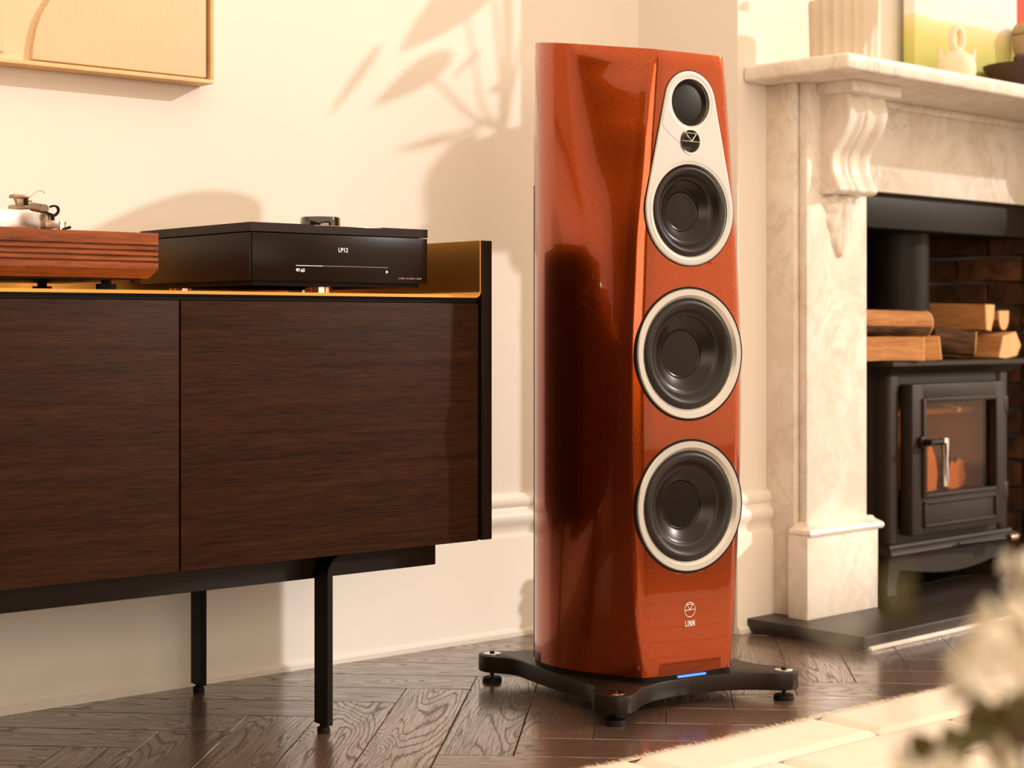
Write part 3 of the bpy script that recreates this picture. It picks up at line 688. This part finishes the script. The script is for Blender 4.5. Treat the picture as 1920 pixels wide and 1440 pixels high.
for x, y in ((1.345, 2.66), (1.04, 2.66), (1.345, 2.91), (1.04, 2.91)):
    fn = lambda th, h: 1 + .03 * math.cos(th * 28)
    f_ = B().lathe([(0, TZ), (.0165, TZ), (.0165, .8205), (.0, .8205)], (x, y, 0), 'z', 112, True, fn).part('foot', 'rubber', tt)
    B().lathe([(0, .8195), (.0085, .8195), (.0085, pb), (0, pb)], (x, y, 0), 'z', 24).part('foot_stem', 'rubber', f_)
for x, y in ((1.29, 2.64), (1.385, 2.64), (1.37, 2.72), (1.15, 2.64)): B().lathe([(0, pb - .006), (.004, pb - .006), (.005, pb - .003), (0, pb - .003)], (x, y, 0), 'z', 12).part('screw', 'rubber', tt)
pc = (1.118, 2.785, 0)
B().lathe([(0, pt + .003), (.150, pt + .003), (.1505, pt + .005), (.1505, .9345), (.149, .937), (0, .937)], pc, 'z', 96).part('platter', 'alu', tt)
B().lathe([(0, .937), (.1475, .937), (.1475, .9392), (0, .9395)], pc, 'z', 96).part('platter_mat', 'cream_glaze', tt)
YA = 2.79
def T(px, py, dy=0): return at_wall(px, py, YA + dy)
def tbox(p0, p1, d0, d1, bev=.0015):
    a_, c_ = T(*p0), T(*p1); return B().box(a_.x, c_.x, YA + d0, YA + d1, min(a_.z, c_.z), max(a_.z, c_.z), bev)
c_ = T(114, 420, .02); B().lathe([(0, pt), (.017, pt), (.0085, pt + .004), (.0085, c_.z), (.0095, c_.z + .001), (.0095, c_.z + .0045), (0, c_.z + .0045)], (c_.x, YA + .02, 0), 'z', 36).part('arm_base', 'alu', tt)
tbox((79, 428), (105, 414), -.012, .014).part('arm_collar', 'alu_dark', tt)
c_ = T(86, 407, .018); B().lathe([(0, pt), (.0105, pt), (.0105, c_.z + .005), (0, c_.z + .005)], (c_.x, YA + .018, 0), 'z', 32).part('bearing_housing', 'alu_dark', tt)
B().tube([T(99, 415), T(99, 404)], .0032, 12).part('lift_post', 'rubber', tt)
B().tube(smooth([T(77, 398), T(87, 398.5), T(96, 402.5), T(102, 404), T(108, 399), T(109.5, 393), T(107, 388), T(101, 386), T(93, 388)], 4), [.0022] * 8 + [.0027] * 17 + [.002] * 8, 10).part('arm_rest', 'rubber', tt)
B().tube([T(58, 386, .05), T(62, 388, .035), T(84, 392, .0)], [.006, .0078, .0083], 28).part('counterweight', 'alu_dark', tt)
B().tube([T(60, 387, .045), T(20, 389, .2)], .005, 12).part('arm_tube', 'alu_dark', tt)
q_ = [T(27, 371), T(50, 370), T(44, 388), T(33, 388)]
B().prism([(p.x, p.z) for p in q_], 'y', YA - .006, YA + .006, .0008).part('headshell', 'alu_dark', tt)
tbox((21, 371), (51, 366), -.010, .010, .0008).part('headshell_plate', 'alu_dark', tt)
tbox((42, 385), (50, 371), -.008, .008, .001).part('cartridge', 'rubber', tt)
B().tube(smooth([T(50, 371), T(57, 369), T(64, 363), T(71, 358.5), T(77, 357.5), T(84, 362)], 5), .0007, 8).part('finger_lift', 'bronze', tt)
M['wire_red'] = plain('red_wire', (.75, .04, .04), .4); M['wire_green'] = plain('green_wire', (.04, .5, .12), .4)
B().tube([T(50, 378), T(59, 377)], .0016, 8).part('lead_wire', 'wire_red', tt)
B().tube([T(50, 383), T(57, 382.5)], .0016, 8).part('lead_wire', 'wire_green', tt)
B().tube([T(117, 430, -.01), T(132, 426, -.01)], [.0018, .0028], 12).part('lift_lever', 'rubber', tt)

# ------------------------------------------------------------------ relief wall art
PX0, PX1, PZ0, PZ1, PY = .70, 1.817, 1.252, 2.05, 3.110
wa = thing('relief_artwork', 'framed cream plaster relief hanging on the wall above the turntable', 'wall art', (1.26, 3.165, PZ0))
fwid = .008
B().box(PX0, PX1, PY, WY - .001, PZ0, PZ0 + fwid, .0006).part('frame_bar', 'pale_oak', wa)
B().box(PX0, PX1, PY, WY - .001, PZ1 - fwid, PZ1, .0006).part('frame_bar', 'pale_oak', wa)
B().box(PX0, PX0 + fwid, PY, WY - .001, PZ0 + fwid, PZ1 - fwid, .0006).part('frame_bar', 'pale_oak', wa)
B().box(PX1 - fwid, PX1, PY, WY - .001, PZ0 + fwid, PZ1 - fwid, .0006).part('frame_bar', 'pale_oak', wa)
ix0, ix1, iz0, iz1 = PX0 + fwid + .003, PX1 - fwid - .006, PZ0 + fwid, PZ1 - fwid - .003
B().box(ix0, ix1, PY + .016, WY - .004, iz0, iz1).part('backing_panel', 'plaster', wa)
def wx(px, py): return at_wall(px, py, PY + .006)
e = [wx(60, 106), wx(63, 80), wx(70, 48), wx(80, 22), wx(93, 0), wx(118, -48), wx(152, -95), wx(200, -150), wx(260, -200), wx(340, -250)]
pts = [(q.x, q.z) for q in smooth(e, 5)]
pts[0] = (pts[0][0], iz0 + .004)
pts += [(ix1 - .002, pts[-1][1] + .01), (ix1 - .002, iz0 + .004)]
B().prism(pts, 'y', PY + .004, PY + .02, .0015).part('raised_slab', 'plaster', wa)
q0, q1 = wx(10, 97), wx(0, 104)
B().prism([(ix0 + .01, q0.z), (q0.x, q0.z), (q0.x - .006, q0.z + .5), (ix0 + .01, q0.z + .55)], 'y', PY + .008, PY + .02, .001).part('raised_slab', 'plaster', wa)

# ------------------------------------------------------------------ loudspeaker
ls = thing('floorstanding_loudspeaker', 'glossy copper orange floorstanding loudspeaker with four drivers', 'loudspeaker', (0, .18, 0), 'S')
half_pts = [(0, 0), (.06, 0), (.100, .0002), (.121, .0016), (.137, .010), (.150, .029), (.168, .065), (.182, .105), (.191, .150), (.1945, .195), (.192, .240), (.180, .282), (.155, .325), (.118, .355), (.070, .373), (0, .380)]
KF = [(.066, .83), (.20, .90), (.40, .975), (.55, 1.0), (.70, 1.0), (.90, .935), (1.10, .80), (1.20, .735), (1.284, .675)]
sec = smooth(half_pts, 5)
sec = [(p.x, max(p.y, 0)) for p in [Vector((q[0], q[1], 0)) for q in sec]] if not hasattr(sec[0], 'x') else [(p.x, max(p.y, 0)) for p in sec]
full = sec + [(-x, y) for x, y in sec[-2:0:-1]]
ZB = .066
def ztop(v): return 1.284 + .155 * v
def cab(t, inset=0, dz=0):
    ring = []
    for x, v in full:
        z = ZB + t * (ztop(v) - ZB)
        k = ipl(KF, z); w = min(1, max(0, v / .20)); w = w * w * (3 - 2 * w)
        kk = k + (1 - k) * w
        u = x * kk * (1 - inset * 6); vv = .19 + (v - .19) * (1 - inset * 5)
        ring.append((u, vv, z + dz))
    return ring
NZ = 44
rings = [cab(0, .002, 0)] + [cab(.002 + .996 * i / NZ) for i in range(NZ + 1)] + [cab(1, .0008, .0012), cab(1, .0025, .0022)]
cabo = B().loft(rings).part('cabinet', 'lacquer', ls, 38)
b = B(); rr_ = []
for z in (.075, 1.08, 1.12):
    w_ = .080 if z < 1.1 else .05
    rr_.append([(-w_, .360, z), (w_, .360, z), (w_ - .004, .386, z), (-w_ + .004, .386, z)])
b.loft(rr_); b.part('back_panel', 'black', ls)
for sg in (-1, 1):
    rr_ = []
    for t_ in [i / 30 for i in range(24)]:
        ring = cab(t_ + .002); z_ = ring[0][2]
        k_ = min(range(len(ring)), key=lambda q: abs(ring[q][0] - sg * .175) + abs(ring[q][1] - .292)); x_, v_, z_ = ring[k_]
        rr_.append([(x_ - sg * .004, v_ - .0022, z_), (x_ + sg * .0009, v_ - .0022, z_), (x_ + sg * .0003, v_ + .0022, z_), (x_ - sg * .004, v_ + .0022, z_)])
    B().loft(rr_).part('seam_strip', 'black', ls)
# silver teardrop panel round the upper drivers
def hull(c0, r0, c1, r1, n=28):
    D = c1 - c0; a_ = math.asin((r0 - r1) / D) if D else 0
    pts = []
    for i in range(n + 1):
        th = -a_ * 0 + (a_) + (math.pi - 2 * a_) * i / n - 0
        pts.append((r1 * math.cos(th), c1 + r1 * math.sin(th)))
    for i in range(n + 1):
        th = math.pi - a_ + (math.pi + 2 * a_) * i / n
        pts.append((r0 * math.cos(th), c0 + r0 * math.sin(th)))
    return pts
h0 = hull(.975, .108, 1.188, .0615)
def hs(k, y):
    return [(x * k, y, 1.07 + (z - 1.07) * (1 - (1 - k) * .55)) for x, z in h0]
tp = B().loft([hs(1.0, .02), hs(1.0, -.0015), hs(.985, -.0035), hs(.96, -.0038)]).part('driver_panel', 'silver', ls, 8)
gap_o = B().loft([[(x, .004, z) for x, _, z in hs(1.018, 0)], [(x, -.0006, z) for x, _, z in hs(1.018, 0)]]).part('panel_gap', 'black', ls)
# shallow arc step in the panel
ro = .0835
def clip(poly, hullp):
    area = sum(hullp[k - 1][0] * hullp[k][1] - hullp[k][0] * hullp[k - 1][1] for k in range(len(hullp)))
    sg = 1 if area > 0 else -1
    for k in range(len(hullp)):
        (ax_0, az_0), (bx_0, bz_0) = hullp[k - 1], hullp[k]
        if math.hypot(bx_0 - ax_0, bz_0 - az_0) < 1e-7: continue
        f = lambda p: sg * ((bx_0 - ax_0) * (p[1] - az_0) - (bz_0 - az_0) * (p[0] - ax_0))
        out = []
        for m_ in range(len(poly)):
            p, q = poly[m_ - 1], poly[m_]; fp, fq = f(p), f(q)
            if (fp >= 0) != (fq >= 0):
                t_ = fp / (fp - fq); out.append((p[0] + (q[0] - p[0]) * t_, p[1] + (q[1] - p[1]) * t_))
            if fq >= 0: out.append(q)
        poly = out
    return poly
hull_in = [(x, z) for x, _, z in hs(.945, 0)]
poly_ = clip([(ro * math.cos(R(t_)), 1.188 + ro * math.sin(R(t_))) for t_ in range(0, 360, 5)], hull_in)
poly_ = [p for k, p in enumerate(poly_) if math.hypot(p[0] - poly_[k - 1][0], p[1] - poly_[k - 1][1]) > 1e-5]
step_o = B().prism(poly_, 'y', -.0043, -.003).part('panel_step', 'silver', ls, 8)
def driver(name, z, R0, ring, cone, depth=.0, par=ls, ringmat='silver_ring'):
    o = B().lathe([(R0 * 1.17, .004), (R0 * 1.17, -.002), (R0 * 1.155, -.0045), (R0 * 1.06, -.0042), (R0 * 1.0, .002), (R0, .006)] if ring else
                  [(R0 * 1.10, -.0032), (R0 * 1.09, -.0044), (R0 * 1.05, -.004), (R0 * 1.0, .002), (R0, .006)], (0, 0, z), 'y', 96, False).part('trim_ring', ringmat, par, 30)
    s_ = R0
    B().lathe([(s_, .0035), (s_ * .985, .002), (s_ * .965, -.001), (s_ * .92, -.0035), (s_ * .86, -.0025), (s_ * .80, .003), (s_ * .755, .009), (s_ * .715, .0125), (s_ * .70, .013)], (0, 0, z), 'y', 96, False).part('surround', 'surround', par, 60)
    dp = lambda q: .0122 + .024 * (s_ / .109) * (1 - (q / .70) ** 2)
    B().lathe([(s_ * .70, .0128)] + [(s_ * q, dp(q)) for q in (.69, .64, .58, .52, .47, .435)] + [(s_ * .430, dp(.43) + .0008)], (0, 0, z), 'y', 96, False).part('cone', 'cone', par, 60)
    B().lathe([(s_ * .428, dp(.43) + .0008)] + [(s_ * q, dp(q)) for q in (.423, .36, .29, .22, .15, .08)] + [(.0001, dp(0))], (0, 0, z), 'y', 96).part('dust_cap', 'cap', par, 60)
    return o
for z in (.694, .395):
    B().lathe([(.132, .004), (.132, -.0008), (.126, -.0008)], (0, 0, z), 'y', 96, False).part('ring_gap', 'black', ls)
driver('woofer', .694, .109, True, True); driver('woofer', .395, .109, True, True)
driver('midbass', .975, .090, False, True)
def cut(o, cyls):
    b_ = B()
    for z_c, r_c in cyls: b_.lathe([(r_c, -.05), (r_c, .07)], (0, 0, z_c), 'y', 96)
    cu = bpy.data.objects.new('cutter', b_.mesh('cutter', 'black', OFF[ls.name])); COL.objects.link(cu); cu.parent = ls
    md = o.modifiers.new('holes', 'BOOLEAN'); md.operation = 'DIFFERENCE'; md.object = cu; md.solver = 'EXACT'
    bpy.context.view_layer.update()
    dg = bpy.context.evaluated_depsgraph_get(); me = bpy.data.meshes.new_from_object(o.evaluated_get(dg))
    o.modifiers.clear(); old = o.data; o.data = me; me.name = old.name; bpy.data.meshes.remove(old); bpy.data.objects.remove(cu)
for o in (cabo, tp, gap_o, step_o): cut(o, [(.694, .113), (.395, .113), (.975, .0915), (1.187, .0465), (1.111, .0222)])
for o in (tp, step_o):
    for p in o.data.polygons: p.use_smooth = False
# upper midrange dome
z = 1.187; s_ = .0455
B().lathe([(s_ * 1.20, -.0034), (s_ * 1.19, -.0046), (s_ * 1.10, -.0042), (s_, .003), (s_, .006)], (0, 0, z), 'y', 80, False).part('trim_ring', 'silver_ring', ls, 30)
B().lathe([(s_, .004), (s_ * .97, .002), (s_ * .90, -.001), (s_ * .82, .003), (s_ * .80, .005)], (0, 0, z), 'y', 80, False).part('surround', 'surround', ls, 60)
B().lathe([(s_ * .80, .0045), (s_ * .7, .0032), (s_ * .5, .0016), (s_ * .25, .0006), (.0001, .0003)], (0, 0, z), 'y', 80).part('dome', 'dome', ls, 60)
# tweeter with emblem bars
z = 1.111; s_ = .0215
B().lathe([(s_ * 1.22, -.0034), (s_ * 1.2, -.005), (s_ * 1.06, -.0052), (s_ * .98, .004)], (0, 0, z), 'y', 64, False).part('trim_ring', 'chrome', ls, 30)
B().lathe([(s_, .004), (s_ * .55, .006), (s_ * .42, .004), (s_ * .36, .001), (s_ * .2, -.002), (.0001, -.003)], (0, 0, z), 'y', 64).part('tweeter_dome', 'surround', ls, 60)
b = B()
def bar(x0, z0, x1, z1, y=-.0045, r=.0010): b.tube([(x0, y, z0), (x1, y, z1)], r, 8)
bar(-s_ * .98, z, s_ * .98, z - .001)
bar(-s_ * .62, z + s_ * .76, s_ * .62, z + s_ * .70); bar(-s_ * .62, z + s_ * .76, 0.002, z); bar(s_ * .62, z + s_ * .70, 0.002, z)
b.part('emblem_bars', 'chrome', ls)
# printed emblem and name near the foot
zc, xr = .192, .0128
fyv = -.0012
b = B(); b.tube([(xr * math.cos(i * math.pi / 24), fyv, zc + xr * 1.12 * math.sin(i * math.pi / 24)) for i in range(49)], .0006, 6, False)
for p_ in (((-xr, zc - .001), (xr, zc)), ((-xr * .62, zc + .0103), (xr * .62, zc + .0103)), ((-xr * .62, zc + .0103), (0, zc)), ((xr * .62, zc + .0103), (0, zc))):
    b.tube([(p_[0][0], fyv, p_[0][1]), (p_[1][0], fyv, p_[1][1])], .0006, 6)
b.part('emblem_print', 'white_ink', ls)
b = B(); z0, hh = .1595, .0108
def stroke(x0, x1, za, zb): b.box(x0, x1, fyv - .0002, fyv + .0006, za, zb)
def diag(x0, x1):
    t_ = .0011; b.prism([(x0 - t_, z0 + hh), (x0 + t_, z0 + hh), (x1 + t_, z0), (x1 - t_, z0)], 'y', fyv - .0002, fyv + .0006)
def serif(x, za, w=.0024): stroke(x - w / 2, x + w / 2, za, za + .0008)
X_ = -.0125
stroke(X_ + .001, X_ + .0022, z0, z0 + hh); stroke(X_ + .001, X_ + .0056, z0, z0 + .001); stroke(X_ + .005, X_ + .0056, z0, z0 + .003); serif(X_ + .0016, z0 + hh - .0008)
X_ = -.0058; stroke(X_ + .0006, X_ + .0018, z0, z0 + hh); serif(X_ + .0012, z0); serif(X_ + .0012, z0 + hh - .0008)
for X_ in (-.0022, .0056):
    stroke(X_ + .0004, X_ + .0011, z0, z0 + hh); stroke(X_ + .0057, X_ + .0064, z0, z0 + hh); diag(X_ + .0012, X_ + .0057); serif(X_ + .0007, z0); serif(X_ + .006, z0 + hh - .0008); serif(X_ + .0004, z0 + hh - .0008, .0018)
b.part('name_print', 'white_ink', ls)
# plinth with four outriggers
hp = [(0, .002), (.055, -.002), (.105, -.015), (.148, -.040), (.176, -.063), (.200, -.072), (.222, -.066), (.238, -.040), (.240, -.014), (.226, .004), (.209, .026), (.200, .060), (.198, .105), (.200, .19), (.197, .265), (.193, .318), (.199, .350), (.216, .374), (.230, .396), (.230, .424), (.213, .443), (.188, .446), (.155, .424), (.10, .402), (0, .392)]
sm = [(p.x, p.y) for p in smooth(hp, 5)]
outl = sm + [(-x, y) for x, y in sm[-2:0:-1]]
B().prism(outl, 'z', .024, .058, .0022, 2).part('base', 'base', ls, 30)
def inset_ring(k, z): return [(x * k, .19 + (y - .19) * k, z) for x, y, _ in [(q[0], q[1], 0) for q in cab(0)]]
B().loft([inset_ring(.985, .057), inset_ring(.985, .0675)]).part('shadow_gap', 'black', ls)
for (x, y) in ((-.207, -.040), (.207, -.040), (-.203, .414), (.203, .414)):
    f_ = B().lathe([(0, 0), (.0205, 0), (.0205, .003), (.019, .0095), (.0, .011)], (x, y, 0), 'z', 32).part('foot_pad', 'rubber', ls)
    B().lathe([(.0012, .0095), (.0055, .0175), (.0055, .0245)], (x, y, 0), 'z', 16).part('spike', 'blackmetal', f_)
    B().lathe([(0, .0575), (.0185, .0575), (.0185, .0592), (.0175, .0597), (0, .0597)], (x, y, 0), 'z', 36).part('top_disc', 'chrome' if abs(x) else 'chrome', ls)
    B().lathe([(0, .0597), (.0052, .0597), (.0052, .064), (0, .0645)], (x, y, 0), 'z', 16).part('bolt', 'blackmetal', ls)
pts_l = [p for p in cab(0) if -.032 < p[0] < .048 and p[1] < .03]
pts_l.sort(key=lambda q: q[0])
b = B(); b.loft([[(x, v_ - .0015, .0605), (x, v_ - .0015, .0645), (x, v_ + .004, .0645), (x, v_ + .004, .0605)] for x, v_, _ in pts_l]); b.part('status_light', 'led', ls, label='thin blue light strip')

# ------------------------------------------------------------------ hide rug
rg = thing('hide_rug', 'cream patchwork hide rug with shaggy edges on the dark floor', 'rug', (2.5, 1.6, 0))
rnd = random.Random(5)
edges_x = [[1.55, 2.03, 2.516, 3.0, 3.48, 3.9], [1.55, 1.78, 2.22, 2.70, 3.19, 3.66, 3.9]]
B().box(1.56, 3.89, 1.11, 2.085, .0005, .0043).part('backing', 'hide_seam', rg)
ys = [2.095, 1.932, 1.767, 1.60, 1.435, 1.27, 1.105]
for r_ in range(6):
    ex_ = edges_x[r_ % 2]
    for i in range(len(ex_) - 1):
        x0, x1, y1, y0 = ex_[i] + .001, ex_[i + 1] - .001, ys[r_] - .001, ys[r_ + 1] + .001
        n = 24
        def f(u, v, x0=x0, x1=x1, y0=y0, y1=y1, r_=r_):
            x = x0 + (x1 - x0) * u; y = y0 + (y1 - y0) * v
            e = min(u * (x1 - x0), (1 - u) * (x1 - x0), v * (y1 - y0), (1 - v) * (y1 - y0))
            if r_ == 0 and v > .5: y += (v - .5) * 2 * (.010 * mnoise.noise(Vector((x * 6, 0, 1))) + .005 * mnoise.noise(Vector((x * 23, 0, 4))))
            z = .0125 - .0045 * max(0, 1 - e / .007) ** 2 + .0012 * mnoise.noise(Vector((x * 9, y * 9, 0)))
            if e <= 0: z = .0035
            return (x, y, z)
        B().grid(f, n, 12).part('hide_patch', 'hide', rg, 80)
verts, faces = [], []
def hairs(n, fx):
    for _ in range(n):
        x, y, ang = fx()
        Ln = rnd.uniform(.006, .020) * (1.5 if rnd.random() < .08 else 1); w = .00035
        dx, dy = math.cos(ang), math.sin(ang); nx_, ny_ = -dy * w, dx * w
        zt = .006 + rnd.uniform(-.004, .008); k = len(verts)
        verts.extend([(x - nx_, y - ny_, .009), (x + nx_, y + ny_, .009), (x + dx * Ln * .6 + nx_ * .7, y + dy * Ln * .6 + ny_ * .7, .010 + (zt - .009) * .3), (x + dx * Ln * .6 - nx_ * .7, y + dy * Ln * .6 - ny_ * .7, .010 + (zt - .009) * .3), (x + dx * Ln, y + dy * Ln, zt)])
        faces.extend([(k, k + 1, k + 2, k + 3), (k + 3, k + 2, k + 4)])
def fx_():
    x = rnd.uniform(1.56, 3.88); return x, 2.088 + .010 * mnoise.noise(Vector((x * 6, 0, 1))), R(90 + rnd.gauss(15, 28))
hairs(9000, fx_)
me = bpy.data.meshes.new('shaggy_fringe'); me.from_pydata([(a_ - 2.5, b_ - 1.6, c_) for a_, b_, c_ in verts], [], faces); me.materials.append(M['hair'])
o = bpy.data.objects.new('shaggy_fringe', me); COL.objects.link(o); o.parent = rg; o['kind'] = 'stuff'

# ------------------------------------------------------------------ flowering branches close to the camera
vb = at_depth(1950, 1760, .86); vb = Vector((vb.x, vb.y, 0)); vz = .44
fv = B().lathe([(0, 0), (.06, 0), (.085, .06), (.095, .18), (.075, .32), (.045, .40), (.042, .43), (.05, vz), (.044, vz), (.037, .43), (.04, .40), (.068, .32), (.0, .05)], (vb.x, vb.y, 0), 'z', 40).top('floor_vase', 'vase_glass', 'W', (vb.x, vb.y, 0), 60, 'tall stone coloured floor vase holding the blossom branches', 'vase')
fb = thing('blossom_branches', 'out of focus cream blossom branches with olive leaves', 'flowers', (vb.x, vb.y, .07))
orig = Vector((vb.x, vb.y, .42))
def bstem(pts, r=.0016): B().tube(smooth([Vector((vb.x, vb.y, .08)), orig] + pts, 6), r, 6).part('stem', 'stem', fb)
def blossom(c, r, seed):
    rn = random.Random(seed); b = B()
    for k in range(9):
        d = Vector((rn.gauss(0, 1), rn.gauss(0, 1), rn.gauss(0, 1))).normalized(); a_ = d.orthogonal().normalized(); e_ = d.cross(a_)
        b.grid(lambda u, v, d=d, a_=a_, e_=e_: c + d * (r * .25 + r * .75 * u) + a_ * ((v - .5) * r * 1.3 * math.sin(math.pi * min(.96, .12 + u * .85))) + e_ * (r * .35 * (u * u - .3) + r * .25 * (v - .5) ** 2), 5, 4)
    b.part('blossom', 'petal', fb, 80)
def bleaf(c, d, L, w, mat='leaf'):
    d = d.normalized(); a_ = d.cross(Vector((_s, _c, 0))).normalized(); n_ = d.cross(a_)
    b = B().grid(lambda u, v: c + d * (L * u) + a_ * ((v - .5) * w * math.sin(math.pi * (.04 + .94 * u))) + n_ * (L * .12 * u * (1 - u) * 4), 8, 3)
    b.part('leaf', mat, fb, 80)
spots = [(1905, 1048, .82, .010), (1925, 1105, .84, .012), (1880, 1150, .80, .012), (1915, 1165, .78, .013), (1845, 1180, .78, .010), (1890, 1215, .76, .013), (1812, 1235, .74, .010), (1800, 1290, .76, .008), (1860, 1270, .72, .012), (1925, 1250, .74, .013), (1880, 1420, .8, .010), (1850, 1185, .74, .009), (1700, 1440, .8, .010), (1780, 1445, .78, .010)]
for i, (px, py, z, r) in enumerate(spots): blossom(at_depth(px, py, z), r, i)
bstem([at_depth(1925, 1500, .84), at_depth(1925, 1250, .82), at_depth(1905, 1050, .82)])
bstem([at_depth(1905, 1500, .82), at_depth(1880, 1300, .78), at_depth(1845, 1185, .78)])
bstem([at_depth(1900, 1520, .8), at_depth(1850, 1380, .76), at_depth(1812, 1240, .74)])
bstem([at_depth(1880, 1560, .82), at_depth(1800, 1470, .8), at_depth(1740, 1400, .82)])
bstem([at_depth(1930, 1560, .86), at_depth(1920, 1450, .84), at_depth(1905, 1340, .84)])
for px, py, z, dx, dz, L, w in ((1842, 1400, .92, -.1, 1, .020, .012), (1905, 1380, .88, .4, 1, .020, .014), (1800, 1440, .92, -.3, 1, .017, .011), (1752, 1428, .95, -.7, .8, .014, .010), (1870, 1440, .9, .2, 1, .018, .012), (1790, 1400, .9, .8, .5, .012, .008), (1920, 1330, .8, .3, 1, .016, .010), (1860, 1350, .9, .7, .6, .014, .009), (1915, 1430, .9, -.4, 1, .02, .013), (1760, 1450, .9, .5, .9, .015, .010)):
    bleaf(at_depth(px, py, z), Vector((_c, -_s, 0)) * dx + Vector((0, 0, dz)), L * 1.5, w * 1.7)
# a nearer, fainter sprig
bstem([at_depth(1760, 1560, .60), at_depth(1690, 1330, .54), at_depth(1675, 1120, .52)], .0005)
bleaf(at_depth(1690, 1160, .52), Vector((-.3 * _c, .3 * _s, 1)), .013, .007); bleaf(at_depth(1672, 1120, .52), Vector((.3 * _c, -.3 * _s, 1)), .010, .006)
blossom(at_depth(1560, 1165, .38), .0028, 40); blossom(at_depth(1600, 1225, .38), .0026, 41)
bstem([at_depth(1900, 1600, .5), at_depth(1700, 1380, .40), at_depth(1575, 1180, .38)], .0003)
